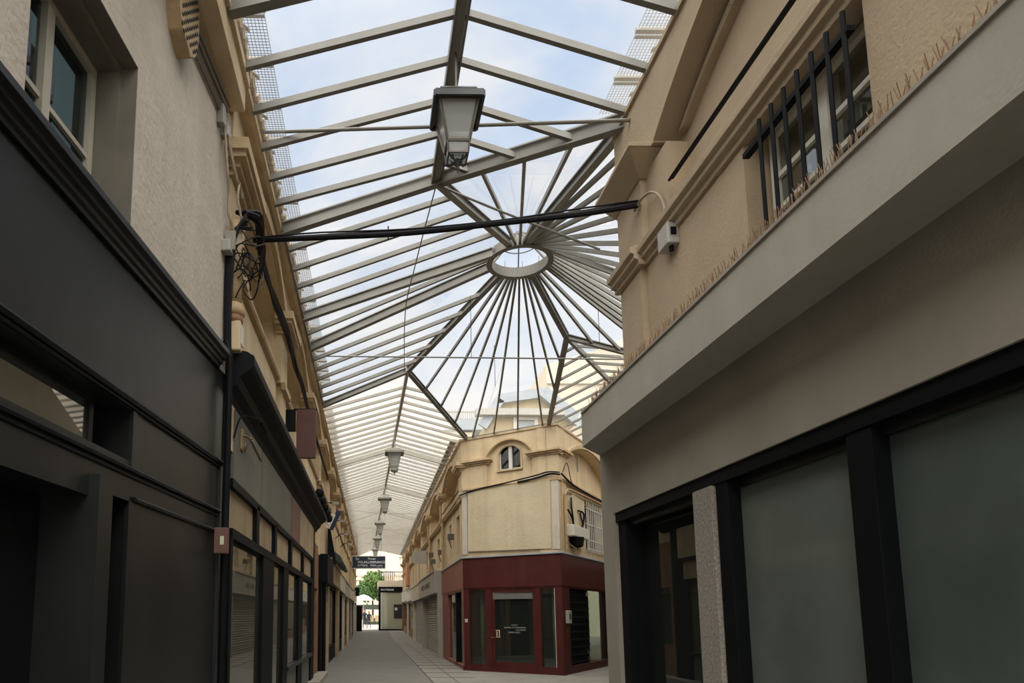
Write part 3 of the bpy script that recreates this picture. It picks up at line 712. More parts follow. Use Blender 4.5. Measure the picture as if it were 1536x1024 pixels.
for k in range(17):
    s = .68+k*.11
    for j in range(10): m.bar((s, -.05, .24+j*.216), (s+.11, -.05, .24+(j+.5)*.216), .012, .018); m.bar((s+.11, -.05, .24+(j+.5)*.216), (s, -.05, .24+(j+1)*.216), .012, .018)
    m.box(s-.01, s+.01, -.07, -.05, .22, 2.42)
fg = m.build('folding_grille', 'black_metal', rs); MB(F2).box(.62, 2.55, -.14, -.12, .2, 2.45).build('grille_backing', 'interior_dark', rs)
m = MB(FRt); m.wall(20.45, 26.55, 0, 2.47, -.15, .0, [(20.75, 24.9, .12, 2.4)]); m.build('shop_frame', 'red_light', rs)
MB(FRt).box(22.3, 22.5, -.12, .0, 0, 2.42).build('mullion', 'black_metal', rs)
MB(FRt).box(20.7, 22.3, -.10, -.09, .12, 2.42).build('shop_window', 'glass_shop', rs); MB(FRt).box(22.5, 24.9, -.10, -.09, .12, 2.42).build('shop_window', 'glass_shop', rs)
m = MB(); m.prism([(4.0, 20.6), (5.4, 19.6), (8.5, 24), (3.6, 26.5), (3.6, 21.4)], 'z', 0.02, .06)
struct(m.build('wall_corner_inside', 'interior_dark'), 'dark floor inside the red corner shop', 'interior')
m = MB(FD); m.box(-1.2, 2.3, -1.75, -1.65, 0, 2.6)
struct(m.build('wall_corner_inside', 'interior_dark'), 'dim partition inside the red corner shop', 'interior')
m = MB(F2); m.box(2.4, 5.2, -.9, -.85, .5, 2.3); m.build('warm_panel', 'interior_warm', rs)
m = MB(); m.prism([(2.9, 20.6), (5.3, 18.9), (9.3, 24.7), (2.9, 27)], 'z', 2.6, 2.7)
struct(m.build('ceiling', 'interior_dark'), 'dark ceiling inside the red corner shop', 'ceiling')
m = MB(FD); m.prism([(-.05, -.3), (-.07, .06), (LD+.04, .06), (LD+.02, -.3)], 'z', 3.38, 3.42)
m2 = MB(F2).box(0, 5.7, -.3, .06, 3.38, 3.42); m3 = MB(FRt).box(20.4, 26.6, -.3, .06, 3.38, 3.42)
m.v += m2.v; n0 = len(m.v)-len(m2.v); m.f += [[i+n0 for i in f] for f in m2.f]; n0 = len(m.v); m.v += m3.v; m.f += [[i+n0 for i in f] for f in m3.f]
m.build('capping', 'zinc', rs)
ic = thing('intercom', 'pale grey intercom box on the right corner post of the red shop', 'intercom', F2(.35, 0, 1.4))
MB(F2).box(.22, .50, 0, .09, 1.42, 1.78).build('housing', 'grey_box', ic, bevel=.015)
MB(F2).box(.30, .42, .088, .095, 1.52, 1.68).build('keypad', 'interior_dark', ic)
MB(F2).box(.30, .38, 0, .02, 1.05, 1.28).build('plate', 'redbrown', ic)
m = MB(FD); m.box(.04, .13, .0, .01, 1.44, 1.54)
o = thing('door_plate', 'small white number plate on the left post of the red shop', 'plate', FD(.08, .01, 1.4))
m.build('plate', 'sign_white', o); text_mesh('lettering', 'C2', .06, FD(.085, .012, 1.465), ux, 'letter_dark', o, depth=.002)

# right far shops
o = shop(FRt, 26.65, 35.3, 2.55, 3.45, 'fascia_grey', 'fascia_grey', 'black_metal', 'grey shuttered shop with boxy lettered fascia beside the red one', .32, shutter=True,
     text=('MACO  MALAK', .36, (31.0, .33, 2.86), (0, -1, 0), 1.9))
shop(FRt, 35.4, 44.5, 2.6, 3.5, 'fascia_cream', 'fascia_cream', 'black_metal', 'cream shop with a narrow shutter past the grey shuttered one', .18, shutter=True)
shop(FRt, 44.6, 52.5, 2.75, 3.6, 'sign_white', 'fascia_cream', 'wood_brown', 'whitish fascia shop before the last one on the right', .1, base=gz(48))
shop(FRt, 52.6, 61.0, 2.9, 3.8, 'sign_white', 'wood_brown', 'wood_brown', 'last shop on the right with brown door posts', .1, base=gz(57),
     text=('24', .4, (56, .12, 3.2), (0, -1, 0)))
m = MB(FRt); m.box(35.3, 61.4, -.9, -.30, -.3, 3.4); m.box(26.6, 35.3, -.9, -.3, -.3, 3.4)
struct(m.build('wall_right_far', 'reveal_grey'), 'plain lower wall behind the far right shops')
# ------------------------------------------------------------------ glazed roof
RZ, EZ = 7.75, 7.10
A0 = Vector((-1.28, 8.95, EZ)); A1 = Vector((.91, 8.75, 7.74)); A2 = Vector((2.85, 6.80, EZ))
A3 = Vector((.885, 16.15, 7.76)); A4 = Vector((4.34, 14.18, 7.80)); A5 = Vector((6.1, 13.75, EZ))
Q1 = Vector((2.95, 20.35, 7.16)); Q2 = Vector((5.12, 18.74, 7.16)); L3 = Vector((-1.28, 16.9, EZ))
RC = Vector((2.82, 12.0, 8.42)); RR = .59
def mid(a, b, t): return a.lerp(b, t)
def roofbar(name, p, q, parent, w=.055, h=.075, mat='steel_grey'):
    return MB().bar(p, q, w, h).build(name, mat, parent)
nr = thing('roof_frame', 'grey steel frame of the glazed roof nearest the viewer', 'roof frame', (.9, 4, EZ))
ridge = MB(); ridge.bar((.9, -6, RZ), (.9, 8.8, RZ), .09, .16); ridge.bar((.84, -6, RZ-.03), (.84, 8.8, RZ-.03), .02, .12); ridge.bar((.97, -6, RZ-.03), (.97, 8.8, RZ-.03), .02, .12)
ridge.build('ridge_beam', 'steel_grey', nr)
roofbar('truss_beam', (-1.32, 5.45, EZ), (.9, 5.45, RZ-.02), nr, .10, .16); roofbar('truss_beam', (.9, 5.45, RZ-.02), (2.9, 5.45, EZ), nr, .06, .10)
ysr = [6.12, 6.70, 7.28, 7.84, 8.36]
for y in [-3.5, -2.3, -1.1, .1, 1.3, 2.5, 3.7, 4.85]+ysr:
    roofbar('rafter', (-1.34, y, EZ), (.9, y, RZ), nr)
    if y < 6.75: roofbar('rafter', (.9, y, RZ), (2.95, y, EZ-.02), nr)
    else:
        t = (8.75-y)/1.95; e = mid(A1, A2, t); roofbar('rafter', (.9, y, RZ), e, nr)
def beam_i(name, p, q, parent, mat='steel_grey', h=.17):
    p = Vector(p); q = Vector(q); m = MB(); z = Vector((0, 0, h/2))
    m.bar(p, q, .035, h); m.bar(p-z, q-z, .11, .018); m.bar(p+z, q+z, .11, .018)
    return m.build(name, mat, parent)
rf = thing('rotunda_frame', 'star shaped steel rotunda roof with ribs meeting at a round eye', 'roof frame', (RC.x, RC.y, EZ))
beam_i('truss_beam', A0, A1, rf); beam_i('truss_beam', A1, A2, rf); 
def ringpt(p, z=0.):
    d = Vector((p[0]-RC.x, p[1]-RC.y, 0)).normalized(); return RC + d*RR + Vector((0, 0, z))
for p in (A1, A2, A3, A4): beam_i('hip_beam', p, ringpt(p), rf, h=.13)
beam_i('truss_beam', (-1.28, 11.75, EZ), ringpt((1.9, 11.7)), rf, h=.16)
beam_i('truss_beam', (-1.28, 13.15, EZ), ringpt((2.0, 12.5)), rf, h=.16)
roofbar('rafter', (-1.30, 12.5, EZ), ringpt((1.9, 12.05)), rf)
beam_i('truss_beam', L3, A3, rf, h=.13)
beam_i('hip_beam', A3, Q1, rf, h=.10); beam_i('hip_beam', A4, Q2, rf, h=.10); beam_i('hip_beam', A4, A5, rf, h=.10)
for k, y in enumerate((9.5, 10.08, 10.66, 11.2)):
    t = (y-8.9)/(11.6-8.9)*.93; roofbar('rafter', (-1.32, y, EZ), mid(A1, ringpt(A1), t), rf)
for y in (13.85, 14.45, 15.05, 15.65, 16.25):
    t = (y-13.2)/(16.7-13.2); roofbar('rafter', (-1.32, y, EZ), mid(ringpt(A3), A3, t), rf)
feet = [mid(A1, A2, t) for t in (.27, .52, .77)] + [mid(A3, Q1, t) for t in (.25, .5, .76)] + [mid(Q1, Q2, t) for t in (.08, .35, .64, .93)] + \
       [mid(Q2, A4, t) for t in (.42, .74)] + [mid(A4, A5, t) for t in (.3, .62)]
for p in feet: roofbar('rib', p, ringpt(p, -.02), rf, .045, .07)
EA = A2; EB = A5
for k in range(1, 17):
    p = mid(EA, EB, k/17.)
    if k == 9: beam_i('hip_beam', p, ringpt(p), rf, h=.11)
    else: roofbar('rib', p, ringpt(p, -.02), rf, .045, .07)
roofbar('eave_beam', EA, EB, rf, .08, .1); roofbar('eave_beam', Q1, Q2, rf, .05, .05); roofbar('eave_beam', A0, L3, rf, .04, .05)
m = MB()
n = 40; ri, ro = .545, .60
for k in range(n):
    a, b = 2*PI*k/n, 2*PI*(k+1)/n
    def c(r, t, z): return (RC.x+r*math.cos(t), RC.y+r*math.sin(t), RC.z+z)
    for (r1, r2, z1, z2) in ((ri, ri+.02, -.09, .11), (ri-.02, ro+.03, -.10, -.08)):
        i = [m.P(*c(r, t, z)) for z in (z1, z2) for t in (a, b) for r in (r1, r2)]
        for q in ((0, 1, 3, 2), (4, 6, 7, 5), (0, 4, 5, 1), (2, 3, 7, 6), (0, 2, 6, 4), (1, 5, 7, 3)): m.f.append([i[j] for j in q])
m.build('eye_ring', 'steel_grey', rf)
m = MB(); apex = RC + Vector((0, 0, .55))
for k in range(6):
    t = 2*PI*k/6+.35; m.bar((RC.x+.55*math.cos(t), RC.y+.55*math.sin(t), RC.z+.12), apex, .025, .03)
m.tube([(RC.x+.36*math.cos(2*PI*k/24), RC.y+.36*math.sin(2*PI*k/24), RC.z+.30) for k in range(24)], .012, 5, closed=True)
for k in range(10):
    t = 2*PI*k/10; m.tube([(RC.x+.56*math.cos(t), RC.y+.56*math.sin(t), RC.z+.1), (RC.x+.56*math.cos(t), RC.y+.56*math.sin(t), RC.z+.24)], .006, 4)
m.build('cupola_bars', 'steel_grey', rf)
m = MB(); m.tube([A1+Vector((0, -.15, -.08)), (.93, 8.6, 7.65)], .02, 5)
# far roof
RXs = lambda y: .885-.0175*(y-16.15)
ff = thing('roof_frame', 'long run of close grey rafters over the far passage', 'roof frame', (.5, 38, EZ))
r = MB(); r.bar((RXs(16.1), 16.1, RZ), (RXs(61), 61, RZ), .08, .14); r.build('ridge_beam', 'steel_hazed', ff)
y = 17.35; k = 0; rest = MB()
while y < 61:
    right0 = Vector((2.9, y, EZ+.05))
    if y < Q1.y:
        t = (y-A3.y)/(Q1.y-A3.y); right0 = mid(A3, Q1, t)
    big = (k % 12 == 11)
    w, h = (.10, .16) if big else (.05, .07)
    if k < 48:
        MB().bar((-1.33, y, EZ), (RXs(y), y, RZ), w, h).build('rafter', 'steel_hazed', ff); MB().bar((RXs(y), y, RZ), right0, w, h).build('rafter', 'steel_hazed', ff)
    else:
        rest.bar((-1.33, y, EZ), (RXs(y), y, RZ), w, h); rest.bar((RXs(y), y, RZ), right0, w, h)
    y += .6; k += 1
tag(rest.build('rafter', 'steel_hazed', ff), kind='stuff')
# branch roof over the side street
bf = thing('roof_frame', 'side branch of the glazed roof rising behind the corner building', 'roof frame', (7, 18, EZ))
B = A4 + u2*14; roofbar('ridge_beam', A4, B, bf, .07, .12)
for k in range(1, 20):
    s = k*.62; p = A4+u2*s; perp = Vector((-u2.y, u2.x, 0))
    e1 = p+perp*2.3; e1.z = EZ+.06
    e1 = Q2 + u2*(max((Vector((p.x, p.y, 0))-Vector((Q2.x, Q2.y, 0))).dot(u2), -3)); e1.z = EZ+.06
    sq = (Vector((p.x, p.y, 0))-Vector((Q2.x, Q2.y, 0))).dot(u2)
    if sq < 0:
        t = s/((Vector((Q2.x, Q2.y, 0))-Vector((A4.x, A4.y, 0))).dot(u2)); e1 = mid(A4, Q2, t)
    roofbar('rafter', p, e1, bf, .045, .06)
    e2 = p-perp*2.4; e2.z = EZ
    roofbar('rafter', p, e2, bf, .045, .06)
# glazing
m = MB(); up = .05
def sheet(m, *pts): m.f.append([m.P(*(Vector(p)+Vector((0, 0, up)))) for p in pts])
sheet(m, (-1.34, -6, EZ), (.9, -6, RZ), A1, A0+Vector((-.06, 0, 0))); sheet(m, (.9, -6, RZ), (2.95, -6, EZ), A2, A1)
m.build('roof_glass', 'glass_roof', nr)
m = MB()
rg = lambda p: ringpt(p, .06)
sheet(m, A0, A1, rg(A1), rg((1.9, 11.7)), (-1.3, 11.75, EZ)); sheet(m, (-1.3, 11.75, EZ), rg((1.9, 11.7)), rg((2.0, 12.5)), (-1.3, 13.15, EZ))
sheet(m, (-1.3, 13.15, EZ), rg((2.0, 12.5)), rg(A3), A3, L3)
for a, b in ((A1, A2), (A2, A5), (A5, A4), (A4, Q2), (Q2, Q1), (Q1, A3)): sheet(m, a, b, rg(b), rg(a))
m.build('roof_glass', 'glass_roof', rf)
m = MB(); sheet(m, L3, A3, (RXs(61), 61, RZ), (-1.33, 61, EZ)); sheet(m, A3, Q1, (2.9, 61, EZ+.05), (RXs(61), 61, RZ))
m.build('roof_glass', 'glass_roof_hazed', ff)
m = MB(); perp = Vector((-u2.y, u2.x, 0)); sheet(m, A4, Q2, Q2+u2*10, B); sheet(m, A4, A5, B-perp*2.4-Vector((0, 0, .65)), B)
m.build('roof_glass', 'glass_roof', bf)
# tie rods and thin wires
def wire(name, pts, r, mat, label, cat='wire', n=5): return tag(MB().tube(pts, r, n).build(name, mat), label, cat)
wire('tie_rod', [(-1.3, 7.25, 7.28), (2.8, 6.62, 6.96)], .02, 'steel_grey', 'near horizontal steel tie rod crossing behind the big lantern', 'tie rod', 8)
MB()
wire('tie_rod', [(-1.3, 14.1, 7.30), (5.4, 13.6, 7.05)], .016, 'steel_grey', 'thin tie rod crossing low under the rotunda ribs', 'tie rod', 6)
wire('tie_rod', smooth_path([(.93, 8.7, 7.62), (2.0, 9.2, 7.52), (3.6, 9.9, 7.38)]), .018, 'steel_grey', 'pale rod running from the ridge under the near rotunda ribs', 'tie rod', 6)
wire('wire', smooth_path([(.90, 8.75, 7.66), (.72, 10.5, 7.45), (.62, 12.0, 7.3), (.80, 16.0, 7.66)]), .010, 'steel_grey', 'slack thin wire hanging from the ridge across the left ribs')
for (x, y, z, l, nm) in ((2.0, 12.9, 8.1, 1.3, 'left of the round eye'), (4.5, 12.6, 7.7, .7, 'right of the round eye'), (2.85, 14.9, 7.9, 1.0, 'below the round eye')):
    wire('wire', [(x, y, z), (x, y, z-l)], .006, 'cable_black', 'thin wire hanging straight down '+nm)
# eaves mesh walkways
def mesh_strip(fr, s0, s1, t0, t1, z, label, step=.036, tile=True):
    o = thing('eaves_mesh', label, 'wire mesh', fr((s0+s1)/2, (t0+t1)/2, z))
    n = int((s1-s0)/.6)
    for k in range(n):
        a = s0+k*.6; m = MB(fr); q = a
        while q < a+.6: m.tube([(q, t0, z), (q, t1, z)], .0035, 3); q += step
        q = t0
        while q <= t1+.001: m.tube([(a, q, z), (a+.6, q, z)], .0035, 3); q += step
        m.build('mesh_panel', 'lamp_metal_grey', o)
        m = MB(fr); m.box(a+.02, a+.07, t0, t1+.02, z-.03, z+.01); m.box(a+.10, a+.14, t0, t1, z-.02, z-.01)
        m.prism([(a+.05, t0), (a+.12, t0), (a+.30, (t0+t1)/2), (a+.24, (t0+t1)/2)], 'z', z-.03, z-.015)
        m.build('bracket', 'grey_box', o)
    return o
mesh_strip(FL, 4.0, 16.6, .02, .38, 7.50, 'wire mesh walkway above the left eaves')
mesh_strip(FRt, 3.0, 7.2, -.35, .12, 7.50, 'wire mesh walkway above the right eaves')
m = MB(FL)
s = 3.5
while s < 17: m.tube([(s, -.6, 7.5), (s, .17+random.uniform(-.02, .02), 7.38)], .055, 8); s += .125
m.box(3.5, 17, -.7, .10, 7.28, 7.36)
tag(m.build('roof_tiles', 'tile_roof'), 'row of worn curved roof tiles poking out over the left eaves', 'roof tiles')
m = MB(FL); m.box(17.5, 60, .10, .32, 7.42, 7.44); m2 = None
tag(m.build('gutter', 'fascia_grey'), 'pale gutter strip along the far left eaves', 'gutter')
m = MB(FRt); m.box(21, 60, .02, .26, 7.28, 7.30)
tag(m.build('gutter', 'fascia_grey'), 'pale gutter strip along the far right eaves', 'gutter')

# ------------------------------------------------------------------ lanterns
def lantern(loc, label, sc=1., rod=.6, colr=('lamp_metal', 'lamp_metal_brown', 'glass_lamp'), rim=.27):
    o = thing('hanging_lantern', label, 'lantern', loc, 'street lanterns hanging along the ridge')
    x, y, z = loc
    def sq(h0, h1, z0, z1, m, t=.0):
        # square frustum
        i = [m.P(x+a*h, y+b*h, zz) for (h, zz) in ((h0, z0), (h1, z1)) for (a, b) in ((-1, -1), (1, -1), (1, 1), (-1, 1))]
        for k in range(4): m.f.append([i[k], i[(k+1) % 4], i[4+(k+1) % 4], i[4+k]])
        m.f.append([i[3], i[2], i[1], i[0]]); m.f.append(i[4:8])
    s = sc
    m = MB()
    for a in (-1, 1):
        m.box(x+a*rim*s-.018*s, x+a*rim*s+.018*s, y-rim*s, y+rim*s, z-.02*s, z+.055*s); m.box(x-rim*s, x+rim*s, y+a*rim*s-.018*s, y+a*rim*s+.018*s, z-.02*s, z+.055*s)
    # square soffit between rim and glass
    g = .215*s
    for a in (-1, 1):
        m.box(x-rim*s, x+rim*s, *sorted((y+a*g, y+a*rim*s)), z+.0*s, z+.012*s); m.box(*sorted((x+a*g, x+a*rim*s)), y-rim*s, y+rim*s, z, z+.012*s)
    m.build('rim', colr[0], o)
    m = MB(); sq(rim*s, .20*s, z+.05*s, z+.13*s, m); sq(.21*s, .20*s, z+.13*s, z+.155*s, m); sq(.17*s, .05*s, z+.155*s, z+.20*s, m)
    rf_ = m.build('lamp_roof', colr[0], o)
    m = MB(); m.lathe(x, y, [(.05*s, z+.19*s), (.022*s, z+.22*s), (.03*s, z+.25*s), (.04*s, z+.27*s), (.03*s, z+.30*s), (.012*s, z+.33*s), (.012*s, z+rod)], 10)
    m.build('finial', colr[1], o, smooth=True)
    def edgeframe(m, h0, z0, h1, z1, w):
        for (a, b) in ((-1, -1), (1, -1), (1, 1), (-1, 1)): m.bar((x+a*h0, y+b*h0, z0), (x+a*h1, y+b*h1, z1), w, w)
        for (h, zz) in ((h0, z0), (h1, z1)):
            for (a, b, c, d) in ((-1, -1, 1, -1), (1, -1, 1, 1), (1, 1, -1, 1), (-1, 1, -1, -1)): m.bar((x+a*h, y+b*h, zz), (x+c*h, y+d*h, zz), w, w)
    m = MB(); edgeframe(m, .125*s, z-.43*s, .215*s, z, .026*s); edgeframe(m, .125*s, z-.45*s, .11*s, z-.58*s, .016*s)
    m.build('lamp_frame', colr[1], o)
    m = MB(); sq(.12*s, .21*s, z-.43*s, z-.002, m); sq(.105*s, .12*s, z-.58*s, z-.45*s, m)
    z += .04*s
    m.build('lamp_glass', colr[2], o)
    m = MB()
    for (a, b) in ((-1, -1), (1, -1), (1, 1), (-1, 1)):
        m.tube(smooth_path([(x+a*.122*s, y+b*.122*s, z-.49*s), (x+a*.10*s, y+b*.10*s, z-.53*s), (x+a*.06*s, y+b*.06*s, z-.62*s), (x+a*.03*s, y+b*.03*s, z-.69*s)], 4), .009*s, 5)
        m.tube(smooth_path([(x+a*.11*s, y+b*.11*s, z-.62*s), (x+a*.075*s, y+b*.075*s, z-.66*s), (x+a*.03*s, y+b*.03*s, z-.66*s)], 4), .012*s, 5)
    m.lathe(x, y, [(.035*s, z-.64*s), (.05*s, z-.68*s), (.03*s, z-.71*s), (.018*s, z-.73*s), (.024*s, z-.75*s), (.01*s, z-.78*s), (.003*s, z-.81*s)], 10)
    m.build('bracket', colr[0], o)
    return o
lantern((.90, 6.53, 6.97), 'large near lantern of black metal and frosted glass high over the passage', .93, .72)
GL = ('lamp_metal_grey', 'lamp_metal_grey', 'glass_lamp')
l2 = lantern((.745, 21.9, 7.05), 'grey lantern hanging under the far ridge, the first beyond the rotunda', 1.0, .62, GL, .30)
for k, (x, y, z) in enumerate(((.585, 30.4, 7.0), (.46, 38.6, 7.0), (.36, 45.8, 6.95), (.26, 53., 6.9))):
    copy_tree(l2, (x, y, z), ['second', 'third', 'fourth', 'fifth'][k]+' grey lantern beyond the rotunda, farther down the ridge')

# ------------------------------------------------------------------ cables and fittings
pts = [(-1.42, 7.50, 6.07), (-.6, 7.3, 5.99), (.4, 7.1, 5.93), (1.4, 6.85, 5.90), (2.2, 6.65, 5.88), (2.78, 6.48, 5.88)]
m = MB(); m.tube(smooth_path(pts), .032, 8)
m.tube(smooth_path([(x, y+.02, z+.03+.012*((k*7) % 3)) for k, (x, y, z) in enumerate(pts)]), .012, 5)
m.tube(smooth_path([(x, y-.02, z+.02+.015*((k*5) % 3)) for k, (x, y, z) in enumerate(pts)]), .010, 5)
m.tube([(.18, 7.13, 5.87), (.18, 7.13, 6.03)], .007, 4)
tag(m.build('cable_bundle', 'cable_black'), 'thick black cable bundle strung across the passage below the rotunda', 'cable')
# near left wall fittings
m = MB(FN)
for (t, z, r, e) in ((.03, 6.50, .014, -.62), (.03, 6.54, .014, -.62), (.04, 6.64, .018, -.45), (.06, 6.69, .016, -.45)):
    m.tube([(-6, t, z), (e, t, z)], r, 6)
tag(m.build('conduit', 'reveal_grey'), 'parallel grey conduits under the eaves of the near left wall', 'conduit')
vh = thing('wall_vent', 'beige octagonal wall vent with a perforated face high on the near left wall', 'vent', FN(-1.55, .07, 6.1))
oct_ = [(-1.72, 6.02), (-1.5, 5.92), (-1.36, 6.02), (-1.30, 6.2), (-1.30, 6.75), (-1.4, 6.86), (-1.72, 6.86), (-1.80, 6.7), (-1.80, 6.15)]
oct_ = [(s*.8-.42, z+.24) for s, z in oct_]
MB(FN).prism(oct_, 't', -.01, .12).build('housing', 'pipe_cream', vh, bevel=.008)
m = MB(FN)
for i in range(14):
    for j in range(20):
        s, z = -1.86+i*.034, 6.24+j*.038
        if (i+j) % 2 == 0 and -1.84 < s < -1.50: m.box(s, s+.022, .118, .126, z, z+.022)
m.build('perforated_face', 'interior_dark', vh)
cl = thing('pipe_clamp', 'grey metal clamp block where the near left conduits end', 'clamp', FN(-.42, .05, 6.3))
MB(FN).box(-.66, -.58, 0, .07, 6.36, 6.56).build('block', 'lamp_metal_grey', cl, bevel=.01); MB(FN).box(-.54, -.46, .0, .08, 6.32, 6.44).build('block', 'grey_box', cl, bevel=.01)
m = MB(FN)
m.tube(smooth_path([(-.55, .05, 6.4), (-.5, .07, 6.0), (-.40, .06, 5.8), (-.36, .05, 5.6), (-.28, .08, 5.45), (-.30, .06, 5.2), (-.22, .06, 4.9)]), .014, 5)
m.tube(smooth_path([(-.5, .06, 6.36), (-.35, .1, 6.05), (-.2, .12, 5.95), (-.15, .12, 5.9)]), .018, 5)
m.tube(smooth_path([(-.25, .12, 6.0), (-.3, .12, 5.8), (-.2, .14, 5.55), (-.25, .1, 5.3)]), .012, 5)
tag(m.build('cable', 'cable_beige'), 'slack beige cables dangling at the corner of the near left wall', 'cable')
bk = thing('wall_bracket', 'small rusty bracket box beside the tangle of cables on the left', 'bracket', FN(-.3, .1, 5.3))
MB(FN).box(-.42, -.26, 0, .09, 5.18, 5.30).build('box', 'grey_box', bk, bevel=.01); MB(FN).box(-.36, -.33, .02, .12, 5.22, 5.42).build('plate', 'lamp_metal_grey', bk)
dp = thing('drainpipe', 'fat cream cast iron drainpipe wrapped in black cables at left', 'drainpipe', (-1.27, 6.5, 4.3))
MB().lathe(-1.40, 6.42, [(.08, 4.62), (.08, 5.40), (.07, 5.42), (.07, 5.62)], 14).build('pipe', 'pipe_cream', dp, smooth=True)
MB().lathe(-1.40, 6.42, [(.09, 4.60), (.115, 4.62), (.115, 4.68), (.10, 4.70), (.10, 4.72), (.088, 4.73)], 14).build('collar', 'pipe_cream', dp, smooth=True)
MB().lathe(-1.40, 6.42, [(.095, 4.52), (.10, 4.60)], 14).build('joint_ring', 'wood_brown', dp, smooth=True)  # brown ring below the pipe collar
MB().box(-1.46, -1.31, 6.33, 6.52, 4.22, 4.53).build('casing', 'plaster_warm', dp, bevel=.015)
MB().box(-1.311, -1.304, 6.37, 6.49, 4.30, 4.50).build('plate', 'white_box', dp)
m = MB()
for k in range(15):
    c = Vector((-1.30+random.uniform(-.06, .08), 6.40, 4.95+random.uniform(0, .5))); r0 = random.uniform(.07, .16); tl = random.uniform(-.5, .5); ph = random.uniform(0, 6)
    a0 = random.uniform(0, 6); L = random.uniform(3, 6.2)
    m.tube([(c.x+r0*math.cos(a0+L*j/16), c.y+r0*math.sin(a0+L*j/16), c.z+tl*.3*math.sin(a0+L*j/16+ph)+.1*math.sin(j*.5+k)) for j in range(17)], .0075, 4)
for k in range(7):
    x0 = -1.30+random.uniform(-.05, .12)
    m.tube(smooth_path([(x0, 6.40, 5.52+.03*k), (-1.43+.01*k, 6.30, 5.45), (-1.46+.012*k, 6.29, 5.1), (-1.46+.01*k, 6.29, 4.6), (-1.45+.01*k, 6.30, 4.1)]), .011, 4)
tag(m.build('cable_tangle', 'cable_black'), 'tangle of black cables looping round the fat cream drainpipe', 'cable')
m = MB()
for k in range(6):
    j = [random.uniform(-.05, .05) for _ in range(16)]
    m.tube(smooth_path([(-1.36+j[0], 6.45, 5.75), (-1.22+j[1], 6.7+j[2], 5.85+j[3]), (-1.30+j[4]*.6, 7.3, 5.78+j[5]), (-1.31, 7.9, 5.80+j[6]), (-1.32+j[7]*.5, 8.8, 5.86+j[8]),
        (-1.31+j[9]*.6, 9.8, 5.90+j[10]), (-1.32+j[3]*.5, 11, 5.92+j[11]), (-1.32+j[4]*.5, 12.2, 5.90+j[12]), (-1.34, 14, 5.86+j[13]), (-1.35, 16.5, 5.84+j[14]), (-1.35, 20, 5.8+j[15])]), .023, 5)
m.tube(smooth_path([(-1.36, 12.4, 5.5), (-1.30, 12.7, 5.3), (-1.36, 13, 5.45)]), .02, 5)
tag(m.build('cable_bundle', 'cable_black'), 'bundle of black cables clipped along the left upper wall', 'cable')
m = MB(); m.tube([(-1.40, 6.30, 0), (-1.40, 6.30, 4.15), (-1.44, 6.30, 4.3)], .035, 8)
tag(m.build('drainpipe', 'black_metal'), 'thin black downpipe between the two left shopfronts', 'drainpipe')
bb = thing('bell_box', 'small pinkish box with a keyhole plate between the two left shopfronts', 'box', FN(-.2, .1, 2.2))
MB(FN).box(-.48, -.40, .04, .16, 2.18, 2.42).build('housing', 'panel_rust', bb, bevel=.006)
m = MB(FN); m.box(-.484, -.48, .10, .135, 2.26, 2.34); m.build('plate', 'column_pale', bb)
m = MB(FL)
for k in range(2):
    pass
wl = thing('wall_lamp', 'ornate bronze wall bracket on the sign panel of the second left shop', 'bracket', FL(7.35, .05, 3.35))
m = MB(FL); m.prism([(7.1, 3.42), (7.22, 3.40), (7.25, 3.52), (7.2, 3.66), (7.1, 3.64)], 't', -.01, .03); m.build('back_plate', 'wood_weathered', wl)
m = MB(FL); m.tube(smooth_path([(7.15, .02, 3.58), (7.25, .08, 3.57), (7.6, .10, 3.52), (7.95, .10, 3.48)]), .013, 6)
for k in range(8): m.ball((7.25+k*.09, .095, 3.57-k*.011), .019, 6)
m.tube([(7.17+.05*math.cos(2*PI*k/14), .06, 3.44+.05*math.sin(2*PI*k/14)) for k in range(14)], .009, 5, closed=True)
m.build('arm', 'bronze', wl)
m = MB(FL); m.tube(smooth_path([(6.75, .02, 3.45), (6.9, .05, 3.7), (7.2, .12, 3.80), (7.5, .16, 3.84), (7.8, .18, 3.80)]), .010, 6); m.tube([(7.55, .16, 3.83), (7.8, .18, 3.79)], .018, 6)
tag(m.build('swan_neck_lamp', 'black_metal'), 'curved swan neck lamp arm under the deep black cornice', 'lamp')
o = thing('projecting_sign', 'blank reddish brown metal sign projecting over the black cornice at left', 'sign', (-1.25, 12, 4.5))
MB().box(-1.40, -1.04, 12.0, 12.08, 4.5, 5.42).build('board', 'redbrown', o, bevel=.008); MB().box(-1.46, -1.02, 12.02, 12.06, 5.41, 5.44).build('rail', 'black_metal', o)
m = MB(); m.box(-1.54, -1.30, 11.0, 11.05, 4.72, 5.10)
tag(m.build('small_board', 'black_metal', bevel=.005), 'small black board just in front of the reddish brown sign', 'sign')
sp0 = thing('spotlight', 'small black spotlight on top of the left cornice, nearest of five', 'spotlight', FL(15.0, .25, 4.3), 'spotlights along the end of the black cornice')
p = FL(15.0, .25, 4.3)
MB().lathe(p.x, p.y, [(.05, 4.30), (.09, 4.34), (.10, 4.44), (.06, 4.50)], 10).build('head', 'black_metal', sp0, smooth=True); MB().tube([(p.x, p.y, 4.2), (p.x-.1, p.y, 4.32)], .014, 5).build('arm', 'grey_box', sp0)
for k in range(1, 5): copy_tree(sp0, FL(15.0+k*.85, .25, 4.3-.02*k), ['', 'second', 'third', 'fourth', 'fifth'][k]+' small black spotlight along the left cornice, counted from the viewer')
o = thing('projecting_sign', 'tilted blue and white sign beyond the black cornice on the left', 'sign', FL(20.5, .2, 4.2))
m = MB(); m.tube([(-1.35, 21, 4.75), (-1.0, 21, 4.75)], .02, 5); m.build('arm', 'grey_box', o)
